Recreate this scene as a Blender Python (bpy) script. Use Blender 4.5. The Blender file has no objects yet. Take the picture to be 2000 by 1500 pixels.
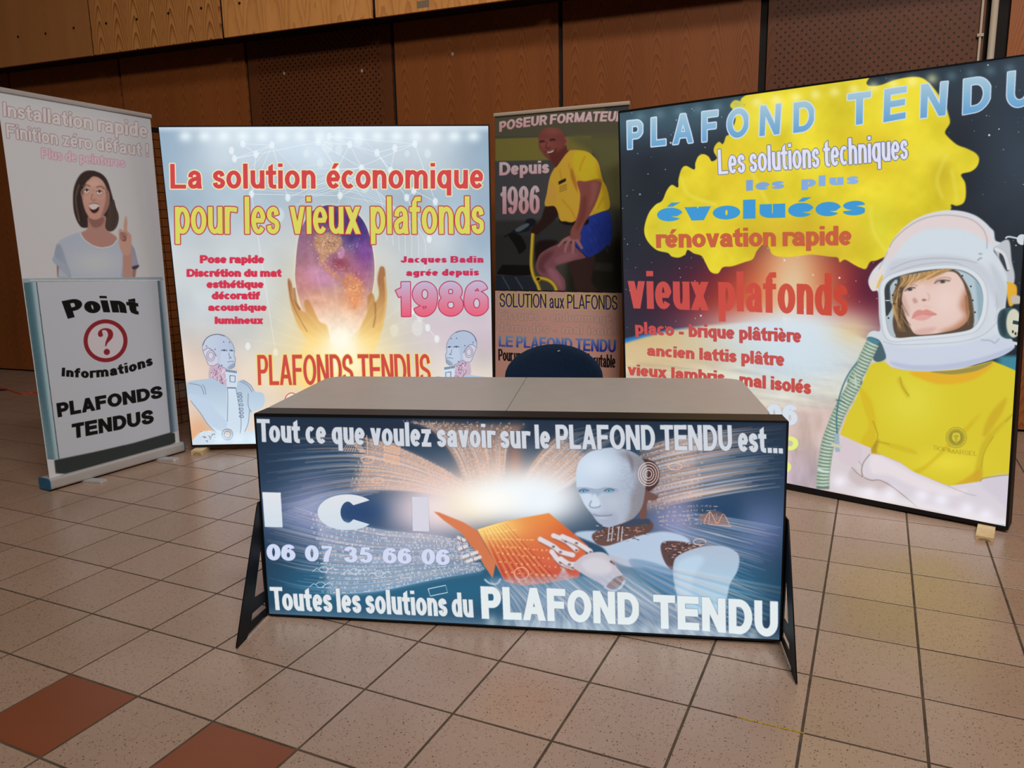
import bpy, bmesh, math, random
import numpy as np
from mathutils import Vector, Matrix

random.seed(7)
rng = np.random.default_rng(11)
SC = bpy.context.scene
COL = SC.collection
# ------------------------------------------------------------------ camera
CAM = np.array([3.11711529, -1.88872084, 1.46435039])
RR = np.array([[0.9056611, 0.4236089, -0.0182607],
               [0.063246, -0.1775524, -0.9820769],
               [-0.4192588, 0.8882739, -0.1875939]])
FPX = 1509.56
cd = bpy.data.cameras.new('camera')
cam = bpy.data.objects.new('camera', cd)
COL.objects.link(cam)
M = Matrix.Identity(4)
for r in range(3):
    M[r][0] = RR[0, r]; M[r][1] = -RR[1, r]; M[r][2] = -RR[2, r]; M[r][3] = CAM[r]
cam.matrix_world = M
cd.sensor_width = 36.0
cd.lens = 36.0 * FPX / 2000.0
cd.clip_start = 0.05
SC.camera = cam
# ------------------------------------------------------------------ world, lamps, exposure
SC.view_settings.view_transform = 'Standard'
SC.view_settings.look = 'None'
SC.view_settings.gamma = 1.0
SC.view_settings.use_curve_mapping = False
SC.view_settings.exposure = 0.0
W = bpy.data.worlds.new('hall_air'); SC.world = W; W.use_nodes = True
W.node_tree.nodes['Background'].inputs[0].default_value = (1.0, 0.86, 0.74, 1)
W.node_tree.nodes['Background'].inputs[1].default_value = 0.018


def area_lamp(name, loc, target, sx, sy, watts, col, spread):
    d = bpy.data.lights.new(name, 'AREA'); d.shape = 'RECTANGLE'; d.size = sx; d.size_y = sy
    d.energy = watts; d.color = col; d.spread = math.radians(spread)
    o = bpy.data.objects.new(name, d); COL.objects.link(o); o.location = loc
    o.rotation_euler = (Vector(target) - Vector(loc)).to_track_quat('-Z', 'Y').to_euler()
    return o


area_lamp('hall_window_light', (7.0, -6.5, 8.6), (2.6, 2.5, 1.6), 4.0, 1.2, 230, (1.0, 0.92, 0.86), 120)
area_lamp('hall_roof_light', (4.6, -1.8, 9.2), (2.6, 2.2, 1.0), 3.0, 1.0, 150, (1.0, 0.92, 0.86), 110)


# ------------------------------------------------------------------ helpers
def tag(o, label=None, cat=None, group=None, kind=None):
    if label: o['label'] = label
    if cat: o['category'] = cat
    if group: o['group'] = group
    if kind: o['kind'] = kind
    return o


def empty(name, loc=(0, 0, 0), rz=0.0):
    o = bpy.data.objects.new(name, None); COL.objects.link(o)
    o.location = loc; o.rotation_euler = (0, 0, rz); o.empty_display_size = 0.1
    return o


def link(name, me, mat=None, parent=None):
    o = bpy.data.objects.new(name, me)
    if mat is not None and not me.materials: me.materials.append(mat)
    COL.objects.link(o)
    if parent is not None: o.parent = parent
    return o


def mesh(name, vs, fs, mat=None, parent=None, smooth=False):
    me = bpy.data.meshes.new(name)
    me.from_pydata([tuple(map(float, v)) for v in vs], [], fs); me.update()
    if smooth:
        for p in me.polygons: p.use_smooth = True
    return link(name, me, mat, parent)


def bm_obj(name, bm, mat=None, parent=None, smooth=False):
    me = bpy.data.meshes.new(name)
    bmesh.ops.recalc_face_normals(bm, faces=bm.faces)
    bm.to_mesh(me); bm.free()
    if smooth:
        for p in me.polygons: p.use_smooth = True
    return link(name, me, mat, parent)


def add_box(bm, lo, hi, bev=0.0):
    cx = [(a + b) / 2 for a, b in zip(lo, hi)]
    s = [abs(b - a) for a, b in zip(lo, hi)]
    r = bmesh.ops.create_cube(bm, size=1.0, matrix=Matrix.Translation(cx) @ Matrix.Diagonal((s[0], s[1], s[2], 1)))
    if bev > 0:
        es = set()
        for v in r['verts']:
            for e in v.link_edges: es.add(e)
        bmesh.ops.bevel(bm, geom=list(es), offset=bev, segments=2, affect='EDGES', profile=0.7)


def box(name, lo, hi, mat, parent=None, bev=0.0):
    bm = bmesh.new(); add_box(bm, lo, hi, bev)
    return bm_obj(name, bm, mat, parent)


def prism(name, pts, z0, z1, mat, parent=None, bev=0.0, axis='z'):
    """polygon pts (2D) extruded between z0 and z1 along axis"""
    n = len(pts)
    def P(p, z):
        if axis == 'z': return (p[0], p[1], z)
        if axis == 'x': return (z, p[0], p[1])
        return (p[0], z, p[1])
    bm = bmesh.new()
    a = [bm.verts.new(P(p, z0)) for p in pts]; b = [bm.verts.new(P(p, z1)) for p in pts]
    bm.faces.new(a[::-1]); bm.faces.new(b)
    for i in range(n): bm.faces.new((a[i], a[(i + 1) % n], b[(i + 1) % n], b[i]))
    if bev > 0:
        es = [e for e in bm.edges if (e.verts[0] in a) == (e.verts[1] in a)]
        bmesh.ops.bevel(bm, geom=es, offset=bev, segments=2, affect='EDGES')
    return bm_obj(name, bm, mat, parent)


def tube_bm(bm, pts, r, n=8, closed=False):
    pts = [Vector(p) for p in pts]
    rings = []
    prev = None
    for i, p in enumerate(pts):
        a = pts[i - 1] if i > 0 else (pts[-1] if closed else p)
        b = pts[(i + 1) % len(pts)] if (i < len(pts) - 1 or closed) else p
        t = (b - a).normalized()
        if prev is None:
            up = Vector((0, 0, 1)) if abs(t.z) < 0.9 else Vector((1, 0, 0))
            x = t.cross(up).normalized()
        else:
            x = (prev - t * prev.dot(t)).normalized()
        prev = x
        y = t.cross(x)
        rings.append([bm.verts.new(p + (x * math.cos(2 * math.pi * k / n) + y * math.sin(2 * math.pi * k / n)) * r) for k in range(n)])
    m = len(rings)
    for i in range(m if closed else m - 1):
        A, B = rings[i], rings[(i + 1) % m]
        for k in range(n): bm.faces.new((A[k], A[(k + 1) % n], B[(k + 1) % n], B[k]))
    if not closed:
        bm.faces.new(rings[0][::-1]); bm.faces.new(rings[-1])


def tube(name, pts, r, mat, parent=None, n=8):
    bm = bmesh.new(); tube_bm(bm, pts, r, n)
    return bm_obj(name, bm, mat, parent, True)


def srgb(c):
    return tuple(((v / 255) / 12.92 if v / 255 <= 0.04045 else ((v / 255 + 0.055) / 1.055) ** 2.4) for v in c[:3]) + (1.0,)


def mat(name, col, rough=0.6, metal=0.0, spec=0.5, noise=None, bump=None, coat=0.0):
    """noise=(scale, col2, fac)  bump=(scale, strength)"""
    m = bpy.data.materials.new(name); m.use_nodes = True
    N = m.node_tree.nodes; L = m.node_tree.links
    b = N['Principled BSDF']
    b.inputs['Base Color'].default_value = srgb(col)
    b.inputs['Roughness'].default_value = rough
    b.inputs['Metallic'].default_value = metal
    b.inputs['Specular IOR Level'].default_value = spec
    b.inputs['Coat Weight'].default_value = coat
    tc = N.new('ShaderNodeTexCoord')
    if noise:
        t = N.new('ShaderNodeTexNoise'); t.inputs['Scale'].default_value = noise[0]; t.inputs['Detail'].default_value = 4
        L.new(tc.outputs['Object'], t.inputs['Vector'])
        mx = N.new('ShaderNodeMix'); mx.data_type = 'RGBA'
        mx.inputs[6].default_value = srgb(col); mx.inputs[7].default_value = srgb(noise[1])
        rp = N.new('ShaderNodeMapRange'); rp.inputs[1].default_value = 0.35; rp.inputs[2].default_value = 0.7; rp.inputs[4].default_value = noise[2]
        L.new(t.outputs['Fac'], rp.inputs[0]); L.new(rp.outputs[0], mx.inputs[0]); L.new(mx.outputs[2], b.inputs['Base Color'])
    if bump:
        t2 = N.new('ShaderNodeTexNoise'); t2.inputs['Scale'].default_value = bump[0]; t2.inputs['Detail'].default_value = 3
        L.new(tc.outputs['Object'], t2.inputs['Vector'])
        bp = N.new('ShaderNodeBump'); bp.inputs['Strength'].default_value = bump[1]; bp.inputs['Distance'].default_value = 0.002
        L.new(t2.outputs['Fac'], bp.inputs['Height']); L.new(bp.outputs[0], b.inputs['Normal'])
    return m


def ray(x, y):
    return RR.T @ np.array([(x - 1000) / FPX, (y - 750) / FPX, 1.0])


def atz(x, y, z=0.0):
    d = ray(x, y); return CAM + d * ((z - CAM[2]) / d[2])


M_BLACK = mat('black_frame', (20, 20, 21), 0.5, 0.0, 0.3, bump=(60, 0.05))
M_BLACKMATT = mat('black_steel', (16, 16, 16), 0.6, 0.0, 0.25, noise=(6, (22, 22, 22), 0.5))
M_ALU = mat('brushed_aluminium', (196, 196, 196), 0.42, 0.3, 0.5, noise=(3, (186, 186, 188), 0.5))
M_BLUECAP = mat('blue_plastic', (38, 110, 150), 0.5, noise=(30, (30, 90, 125), 0.5))
M_WIRE = mat('dark_wire', (22, 20, 20), 0.5, 0.4)
M_LAM = mat('beige_laminate', (178, 174, 170), 0.42, 0.0, 0.4, noise=(9, (172, 168, 164), 0.6), bump=(300, 0.05))
M_LAMEDGE = mat('grey_edge_band', (90, 86, 82), 0.6, noise=(20, (75, 72, 70), 0.5))
M_STEEL = mat('painted_steel_tube', (60, 60, 62), 0.4, 0.5, noise=(20, (50, 50, 52), 0.5))
M_BLUEFAB = mat('navy_upholstery', (22, 44, 70), 0.85, 0, 0.2, noise=(160, (14, 32, 56), 0.8), bump=(500, 0.4))
M_PINE = mat('raw_pine', (222, 196, 150), 0.7, noise=(30, (200, 170, 120), 0.6), bump=(120, 0.2))
M_CORD = mat('orange_cord', (225, 80, 40), 0.5, noise=(30, (200, 65, 35), 0.5))
M_WHITEPIPE = mat('white_painted_pipe', (196, 180, 158), 0.5, noise=(12, (190, 178, 160), 0.5))
M_GROUT = mat('dark_grout', (92, 76, 60), 0.9, noise=(14, (50, 42, 35), 0.7), bump=(200, 0.4))
M_DARK = mat('black_joint', (22, 14, 10), 0.85, noise=(10, (12, 8, 6), 0.5))
M_YELLOW = mat('yellow_chalk', (205, 170, 40), 0.9, noise=(90, (150, 125, 60), 0.9))
M_WHITEMARK = mat('white_paint_fleck', (190, 190, 185), 0.7, noise=(90, (150, 150, 150), 0.5))
M_BANEDGE = mat('white_banner_back', (190, 188, 184), 0.6, noise=(20, (180, 178, 174), 0.5))


def tile_material(name, base, alt, dots, rough):
    m = bpy.data.materials.new(name); m.use_nodes = True
    N = m.node_tree.nodes; L = m.node_tree.links; b = N['Principled BSDF']
    g = N.new('ShaderNodeNewGeometry'); oi = N.new('ShaderNodeObjectInfo')
    n1 = N.new('ShaderNodeTexNoise'); n1.inputs['Scale'].default_value = 2.2; n1.inputs['Detail'].default_value = 3
    L.new(g.outputs['Position'], n1.inputs['Vector'])
    ad = N.new('ShaderNodeMath'); ad.operation = 'MULTIPLY_ADD'; ad.inputs[1].default_value = 0.55
    sb = N.new('ShaderNodeMath'); sb.operation = 'SUBTRACT'; sb.inputs[1].default_value = 0.28
    L.new(oi.outputs['Random'], ad.inputs[0]); L.new(n1.outputs['Fac'], ad.inputs[2]); L.new(ad.outputs[0], sb.inputs[0])
    mx = N.new('ShaderNodeMix'); mx.data_type = 'RGBA'; mx.inputs[6].default_value = srgb(base); mx.inputs[7].default_value = srgb(alt)
    L.new(sb.outputs[0], mx.inputs[0])
    last = mx.outputs[2]
    for sc_, lo, hi, c, f in dots:
        v = N.new('ShaderNodeTexVoronoi'); v.inputs['Scale'].default_value = sc_; v.inputs['Randomness'].default_value = 1.0
        L.new(g.outputs['Position'], v.inputs['Vector'])
        mr = N.new('ShaderNodeMapRange'); mr.inputs[1].default_value = lo; mr.inputs[2].default_value = hi; mr.inputs[3].default_value = f; mr.inputs[4].default_value = 0
        L.new(v.outputs['Distance'], mr.inputs[0])
        # only some cells carry a fleck
        sp = N.new('ShaderNodeSeparateColor'); L.new(v.outputs['Color'], sp.inputs[0])
        gt = N.new('ShaderNodeMath'); gt.operation = 'GREATER_THAN'; gt.inputs[1].default_value = 0.55
        L.new(sp.outputs[0], gt.inputs[0])
        mu = N.new('ShaderNodeMath'); mu.operation = 'MULTIPLY'; L.new(mr.outputs[0], mu.inputs[0]); L.new(gt.outputs[0], mu.inputs[1])
        m2 = N.new('ShaderNodeMix'); m2.data_type = 'RGBA'; m2.inputs[7].default_value = srgb(c)
        L.new(mu.outputs[0], m2.inputs[0]); L.new(last, m2.inputs[6]); last = m2.outputs[2]
    L.new(last, b.inputs['Base Color'])
    n2 = N.new('ShaderNodeTexNoise'); n2.inputs['Scale'].default_value = 5; n2.inputs['Detail'].default_value = 3
    L.new(g.outputs['Position'], n2.inputs['Vector'])
    r2 = N.new('ShaderNodeMapRange'); r2.inputs[3].default_value = rough - 0.06; r2.inputs[4].default_value = rough + 0.08
    L.new(n2.outputs['Fac'], r2.inputs[0]); L.new(r2.outputs[0], b.inputs['Roughness'])
    b.inputs['Specular IOR Level'].default_value = 0.55
    n3 = N.new('ShaderNodeTexNoise'); n3.inputs['Scale'].default_value = 160; L.new(g.outputs['Position'], n3.inputs['Vector'])
    bp = N.new('ShaderNodeBump'); bp.inputs['Strength'].default_value = 0.12; bp.inputs['Distance'].default_value = 0.001
    L.new(n3.outputs['Fac'], bp.inputs['Height']); L.new(bp.outputs[0], b.inputs['Normal'])
    return m


M_TILE = tile_material('speckled_beige_tile', (176, 150, 132), (160, 134, 114),
                       [(120, 0.16, 0.36, (92, 66, 54), 0.75), (62, 0.09, 0.20, (46, 34, 30), 1.0), (110, 0.08, 0.25, (205, 190, 172), 0.6)], 0.27)
M_TERRA = tile_material('terracotta_tile', (142, 80, 50), (126, 70, 44), [(70, 0.05, 0.2, (100, 50, 30), 0.5)], 0.36)


def wood_material(name, base, dark, holes=False, hx=0.0, grain=0.5, freq=10.0, wob=0.25):
    """veneer: cathedral grain by distorted bands along z; object space x = along the wall, z = up"""
    m = bpy.data.materials.new(name); m.use_nodes = True
    N = m.node_tree.nodes; L = m.node_tree.links; b = N['Principled BSDF']
    tc = N.new('ShaderNodeTexCoord'); oi = N.new('ShaderNodeObjectInfo')
    # fold x so that arches repeat like book-matched veneer
    sx = N.new('ShaderNodeSeparateXYZ'); L.new(tc.outputs['Object'], sx.inputs[0])
    rz = N.new('ShaderNodeMath'); rz.operation = 'MULTIPLY'; rz.inputs[1].default_value = 7.0; L.new(oi.outputs['Random'], rz.inputs[0])
    pm = N.new('ShaderNodeMath'); pm.operation = 'PINGPONG'; pm.inputs[1].default_value = 0.11
    L.new(sx.outputs['X'], pm.inputs[0])
    sq = N.new('ShaderNodeMath'); sq.operation = 'POWER'; sq.inputs[1].default_value = 1.8; L.new(pm.outputs[0], sq.inputs[0])
    sc = N.new('ShaderNodeMath'); sc.operation = 'MULTIPLY'; sc.inputs[1].default_value = 34.0; L.new(sq.outputs[0], sc.inputs[0])
    az = N.new('ShaderNodeMath'); az.operation = 'ADD'; L.new(sc.outputs[0], az.inputs[0])
    zz = N.new('ShaderNodeMath'); zz.operation = 'ADD'; L.new(sx.outputs['Z'], zz.inputs[0]); L.new(rz.outputs[0], zz.inputs[1])
    L.new(zz.outputs[0], az.inputs[1])
    nz = N.new('ShaderNodeTexNoise'); nz.inputs['Scale'].default_value = 3.0; nz.inputs['Detail'].default_value = 4
    mp = N.new('ShaderNodeMapping'); mp.inputs['Scale'].default_value = (3.0, 1, 0.7); L.new(tc.outputs['Object'], mp.inputs[0]); L.new(mp.outputs[0], nz.inputs['Vector'])
    nm = N.new('ShaderNodeMath'); nm.operation = 'MULTIPLY_ADD'; nm.inputs[1].default_value = wob; L.new(nz.outputs['Fac'], nm.inputs[0]); L.new(az.outputs[0], nm.inputs[2])
    fr = N.new('ShaderNodeMath'); fr.operation = 'MULTIPLY'; fr.inputs[1].default_value = freq; L.new(nm.outputs[0], fr.inputs[0])
    pp = N.new('ShaderNodeMath'); pp.operation = 'FRACT'; L.new(fr.outputs[0], pp.inputs[0])
    pw = N.new('ShaderNodeMath'); pw.operation = 'POWER'; pw.inputs[1].default_value = 3.0; L.new(pp.outputs[0], pw.inputs[0])
    # fine fibres
    nf = N.new('ShaderNodeTexNoise'); nf.inputs['Scale'].default_value = 1.0; nf.inputs['Detail'].default_value = 5
    mf = N.new('ShaderNodeMapping'); mf.inputs['Scale'].default_value = (130, 10, 3.0); L.new(tc.outputs['Object'], mf.inputs[0]); L.new(mf.outputs[0], nf.inputs['Vector'])
    nb = N.new('ShaderNodeTexNoise'); nb.inputs['Scale'].default_value = 1.2; nb.inputs['Detail'].default_value = 2
    mb = N.new('ShaderNodeMapping'); mb.inputs['Scale'].default_value = (4, 1, 0.5); L.new(tc.outputs['Object'], mb.inputs[0]); L.new(mb.outputs[0], nb.inputs['Vector'])
    f1 = N.new('ShaderNodeMath'); f1.operation = 'MULTIPLY'; f1.inputs[1].default_value = grain; L.new(pw.outputs[0], f1.inputs[0])
    f2 = N.new('ShaderNodeMath'); f2.operation = 'MULTIPLY_ADD'; f2.inputs[1].default_value = 0.35; L.new(nf.outputs['Fac'], f2.inputs[0]); L.new(f1.outputs[0], f2.inputs[2])
    f3 = N.new('ShaderNodeMath'); f3.operation = 'MULTIPLY_ADD'; f3.inputs[1].default_value = 0.5; L.new(nb.outputs['Fac'], f3.inputs[0]); L.new(f2.outputs[0], f3.inputs[2])
    f4 = N.new('ShaderNodeMapRange'); f4.inputs[1].default_value = 0.3; f4.inputs[2].default_value = 1.15; L.new(f3.outputs[0], f4.inputs[0])
    mx = N.new('ShaderNodeMix'); mx.data_type = 'RGBA'; mx.inputs[6].default_value = srgb(base); mx.inputs[7].default_value = srgb(dark)
    L.new(f4.outputs[0], mx.inputs[0])
    # panel to panel tone
    hs = N.new('ShaderNodeHueSaturation'); mr = N.new('ShaderNodeMapRange'); mr.inputs[3].default_value = 0.82; mr.inputs[4].default_value = 1.15
    L.new(oi.outputs['Random'], mr.inputs[0]); L.new(mr.outputs[0], hs.inputs['Value']); L.new(mx.outputs[2], hs.inputs['Color'])
    last = hs.outputs[0]
    b.inputs['Roughness'].default_value = 0.5
    b.inputs['Specular IOR Level'].default_value = 0.35
    if holes:
        # staggered drilled holes in object space
        px, pz = 0.058, 0.058
        def lattice(ox, oz):
            outs = []
            for axis, p, o in (('X', px, ox), ('Z', pz, oz)):
                a = N.new('ShaderNodeMath'); a.operation = 'ADD'; a.inputs[1].default_value = o + 50 * p; L.new(sx.outputs[axis], a.inputs[0])
                d = N.new('ShaderNodeMath'); d.operation = 'DIVIDE'; d.inputs[1].default_value = p; L.new(a.outputs[0], d.inputs[0])
                f = N.new('ShaderNodeMath'); f.operation = 'FRACT'; L.new(d.outputs[0], f.inputs[0])
                s = N.new('ShaderNodeMath'); s.operation = 'SUBTRACT'; s.inputs[1].default_value = 0.5; L.new(f.outputs[0], s.inputs[0])
                q = N.new('ShaderNodeMath'); q.operation = 'MULTIPLY'; L.new(s.outputs[0], q.inputs[0]); L.new(s.outputs[0], q.inputs[1]); outs.append(q)
            s = N.new('ShaderNodeMath'); s.operation = 'ADD'; L.new(outs[0].outputs[0], s.inputs[0]); L.new(outs[1].outputs[0], s.inputs[1])
            l = N.new('ShaderNodeMath'); l.operation = 'LESS_THAN'; l.inputs[1].default_value = 0.020; L.new(s.outputs[0], l.inputs[0])
            return l
        l1 = lattice(0, 0); l2 = lattice(px / 2, pz / 2)
        mxx = N.new('ShaderNodeMath'); mxx.operation = 'MAXIMUM'; L.new(l1.outputs[0], mxx.inputs[0]); L.new(l2.outputs[0], mxx.inputs[1])
        ab = N.new('ShaderNodeMath'); ab.operation = 'ABSOLUTE'; L.new(sx.outputs['X'], ab.inputs[0])
        lt = N.new('ShaderNodeMath'); lt.operation = 'LESS_THAN'; lt.inputs[1].default_value = hx; L.new(ab.outputs[0], lt.inputs[0])
        mm = N.new('ShaderNodeMath'); mm.operation = 'MULTIPLY'; L.new(mxx.outputs[0], mm.inputs[0]); L.new(lt.outputs[0], mm.inputs[1])
        m3 = N.new('ShaderNodeMix'); m3.data_type = 'RGBA'; m3.inputs[7].default_value = srgb((30, 14, 8))
        L.new(mm.outputs[0], m3.inputs[0]); L.new(last, m3.inputs[6]); last = m3.outputs[2]
    L.new(last, b.inputs['Base Color'])
    return m


WOOD_A = (166, 96, 46); WOOD_B = (108, 54, 24)
M_WOOD = wood_material('walnut_veneer', WOOD_A, WOOD_B)
M_WOODH = wood_material('perforated_veneer', (122, 68, 34), (84, 42, 20), True, 0.66)
M_WOODF = wood_material('fascia_veneer', (244, 170, 98), (170, 100, 48), grain=0.95, freq=7.0, wob=0.12)
M_WOODF_PLAIN = wood_material('plain_fascia_veneer', (214, 144, 84), (170, 100, 50), grain=0.12, freq=9.0, wob=0.3)
M_WOODF_LINE = wood_material('straight_fascia_veneer', (244, 172, 98), (176, 104, 52), grain=0.4, freq=3.0, wob=0.9)

# ------------------------------------------------------------------ floor
T = 0.3333
fl = empty('floor'); tag(fl, kind='structure')
box('grout_bed', (-12, -2.6, -0.06), (8.5, 5.6, -0.0014), M_GROUT, fl)


def tile_mesh(name, m):
    g = 0.0042; h = T / 2 - g; k = 0.0005
    vs = [(-h, -h, -0.008), (h, -h, -0.008), (h, h, -0.008), (-h, h, -0.008),
          (-h, -h, -k), (h, -h, -k), (h, h, -k), (-h, h, -k),
          (-h + k, -h + k, 0), (h - k, -h + k, 0), (h - k, h - k, 0), (-h + k, h - k, 0)]
    fs = [(8, 9, 10, 11)]
    for i in range(4):
        j = (i + 1) % 4
        fs += [(4 + i, 4 + j, 8 + j, 8 + i), (i, j, 4 + j, 4 + i)]
    me = bpy.data.meshes.new(name); me.from_pydata(vs, [], fs); me.materials.append(m)
    return me


ME_T, ME_R = tile_mesh('tile', M_TILE), tile_mesh('tile_red', M_TERRA)


def proj(X):
    c = RR @ (np.asarray(X, float) - CAM)
    return (c[0] / c[2] * FPX + 1000, c[1] / c[2] * FPX + 750, c[2])


wallW0 = np.array([-6.38, 3.8]); wallW1 = np.array([4.12, 4.6])
WU = (wallW1 - wallW0) / np.linalg.norm(wallW1 - wallW0); WN = np.array([-WU[1], WU[0]])
cells = []
for i in range(-34, 25):
    for j in range(-7, 16):
        c = np.array([(i + .5) * T, (j + .5) * T])
        if (c - wallW0) @ WN > 0.2: continue
        x, y, z = proj((c[0], c[1], 0))
        inview = z > 0.3 and -90 < x < 2090 and 600 < y < 1640
        cells.append((0 if inview else 1, math.dist(c, CAM[:2]), i, j, c))
cells.sort(key=lambda t: (t[0], t[1]))
rest = []
for n, (o, d, i, j, c) in enumerate(cells):
    red = (j == -2 and i % 2 == 0 and i <= 6)
    if n < 296 and o == 0:
        me = ME_R if red else ME_T
        ob = bpy.data.objects.new('tile', me); COL.objects.link(ob); ob.parent = fl
        ob.location = (c[0], c[1], random.uniform(-0.0004, 0.0004))
        ob.rotation_euler = (random.uniform(-.0012, .0012), random.uniform(-.0012, .0012), 0)
        if red: ob['label'] = 'terracotta brown tile'
    else:
        rest.append(c)
vs, fs = [], []
tv = [v.co[:] for v in ME_T.vertices]; tf = [tuple(p.vertices) for p in ME_T.polygons]
for c in rest:
    b = len(vs); vs += [(v[0] + c[0], v[1] + c[1], v[2]) for v in tv]; fs += [tuple(k + b for k in f) for f in tf]
o = mesh('distant_tiles', vs, fs, M_TILE, fl); o['kind'] = 'stuff'
# yellow chalk line left in a joint
cy = 1 * T
bm = bmesh.new()
for k in range(26):
    x0 = (8.44 + 0.58 * k / 26) * T; add_box(bm, (x0, cy - random.uniform(.002, .0045), -0.002), (x0 + 0.58 * T / 26 * random.uniform(.7, 1.1), cy + random.uniform(.001, .003), 0.0006))
bm_obj('chalk_mark', bm, M_YELLOW, fl)

# ------------------------------------------------------------------ back wall
wyaw = math.atan2(WU[1], WU[0])
wall = empty('wall_back', (wallW0[0], wallW0[1], 0), wyaw); tag(wall, kind='structure')
box('backing', (-3.5, 0.03, 0), (13.5, 0.2, 5.2), M_DARK, wall)
seams = [-2.34, -0.775, 0.79, 2.37, 3.955, 5.53, 7.07, 8.645, 10.2, 11.77, 13.3]
gaps = [.03, .03, .03, .032, .034, .036, .038, .055, .05, .04, .04]
for k in range(len(seams) - 1):
    s0, s1 = seams[k] + gaps[k] / 2, seams[k + 1] - gaps[k + 1] / 2
    if k == 7: s1 = 10.08
    perf = seams[k] in (3.955, 8.645)
    mdl = (s0 + s1) / 2
    bm = bmesh.new(); add_box(bm, (s0 - mdl, 0.0, 0.02), (s1 - mdl, 0.028, 3.9), 0.002)
    o = bm_obj('panel', bm, M_WOODH if perf else M_WOOD, wall); o.location = (mdl, 0, 0)
    if perf: o['label'] = 'perforated wood panel'
    for fs_, fz in ((6.108, 3.006), (5.211, 2.948), (4.377, 2.998)):
        if s0 < fs_ < s1:
            fx = fs_ - mdl
            mesh('plaster_fleck', [(fx - .01, -.001, fz - .012), (fx + .008, -.001, fz - .014), (fx + .011, -.001, fz + .006), (fx - .003, -.001, fz + .016), (fx - .012, -.001, fz + .004)], [(0, 1, 2, 3, 4)], M_WHITEMARK, o)
# fascia: a shallow boxed bulkhead hung in front of the wall
fas = empty('wall_upper', (wallW0[0] - 0, wallW0[1], 0), wyaw); tag(fas, kind='structure')
box('soffit', (-3.5, -0.27, 3.31), (13.5, 0.03, 3.36), M_DARK, fas)
box('backing', (-3.5, -0.27, 3.31), (13.5, -0.25, 5.2), M_DARK, fas)
for k in range(len(seams) - 1):
    s0, s1 = seams[k] + .019, seams[k + 1] - .019
    mdl = (s0 + s1) / 2
    bm = bmesh.new(); add_box(bm, (s0 - mdl, -0.302, 3.285), (s1 - mdl, -0.274, 5.2), 0.002)
    pn = bm_obj('panel', bm, {3: M_WOODF, 4: M_WOODF_LINE, 5: M_WOODF_LINE}.get(k, M_WOODF_PLAIN), fas); pn.location = (mdl, 0, 0)
    bm = bmesh.new()
    for q in range(4):
        xx = s0 - mdl + 0.2 + q * 0.385
        bmesh.ops.create_cone(bm, cap_ends=True, segments=8, radius1=.012, radius2=.012, depth=.006,
                              matrix=Matrix.Translation((xx, -0.303, 3.555 + random.uniform(-.01, .01))) @ Matrix.Rotation(math.pi / 2, 4, 'X'))
    bm_obj('screw', bm, M_DARK, pn)
    if k == 5:
        lb = box('paper_label', (-0.36, -0.3035, 3.312), (-0.25, -0.302, 3.365), mat('grey_label', (150, 130, 105), 0.7, noise=(50, (135, 115, 92), 0.5)), pn)
# white conduit on the wall, with a thinner tube beside it
for nm, s, r, lab in (('conduit', 10.125, 0.022, 'thick white vertical conduit pipe on the wood wall above the space lightbox'),
                      ('cable_tube', 10.055, 0.008, 'thin pale cable tube running beside the thick white conduit')):
    root = empty(nm, (wallW0[0] + WU[0] * s - WN[0] * (-.0), wallW0[1] + WU[1] * s, 0), wyaw)
    tag(root, lab, 'pipe')
    tube('tube', [(0, -r - .003, 0.02), (0, -r - .003, 3.3)], r, M_WHITEPIPE, root, 10)
    for z in ((1.2, 2.74) if r < .01 else (0.8, 3.2)):
        bm = bmesh.new(); add_box(bm, (-r - .012, -2 * r - .006, z), (r + .012, 0.002, z + .02), .002)
        bm_obj('clip', bm, M_WHITEPIPE, root)


# ================================================================== picture painting
def cr(pts, n=8, closed=True):
    P = np.asarray(pts, float); m = len(P); out = []
    for i in range(m if closed else m - 1):
        if closed: a, b, c, d = P[(i - 1) % m], P[i], P[(i + 1) % m], P[(i + 2) % m]
        else: a, b, c, d = P[max(i - 1, 0)], P[i], P[i + 1], P[min(i + 2, m - 1)]
        t = np.linspace(0, 1, n, endpoint=False)[:, None]
        out.append(.5 * ((2 * b) + (c - a) * t + (2 * a - 5 * b + 4 * c - d) * t ** 2 + (-a + 3 * b - 3 * c + d) * t ** 3))
    if not closed: out.append(P[-1:])
    return np.concatenate(out)


def raster(polys, Wd, Hd):
    """nonzero fill of polygons, all edges at once -> bool array"""
    A = np.concatenate([p for p in polys]); B = np.concatenate([np.roll(p, -1, 0) for p in polys])
    keep = A[:, 1] != B[:, 1]; A, B = A[keep], B[keep]
    s = np.where(A[:, 1] < B[:, 1], 1, -1)
    lo = np.where((s > 0)[:, None], A, B); hi = np.where((s > 0)[:, None], B, A)
    i0 = np.clip(np.ceil(lo[:, 1] - .5).astype(int), 0, Hd); i1 = np.clip(np.ceil(hi[:, 1] - .5).astype(int), 0, Hd)
    cnt = np.maximum(i1 - i0, 0)
    idx = np.repeat(np.arange(len(cnt)), cnt)
    if len(idx) == 0: return np.zeros((Hd, Wd), bool)
    ys = np.arange(len(idx)) - np.repeat(np.cumsum(cnt) - cnt, cnt) + i0[idx]
    xs = lo[idx, 0] + (ys + .5 - lo[idx, 1]) * (hi[idx, 0] - lo[idx, 0]) / (hi[idx, 1] - lo[idx, 1])
    xi = np.clip(np.ceil(xs - .5).astype(int), 0, Wd)
    acc = np.zeros((Hd, Wd + 1), np.int32)
    np.add.at(acc, (ys, xi), s[idx])
    return np.cumsum(acc, 1)[:, :Wd] != 0


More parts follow.
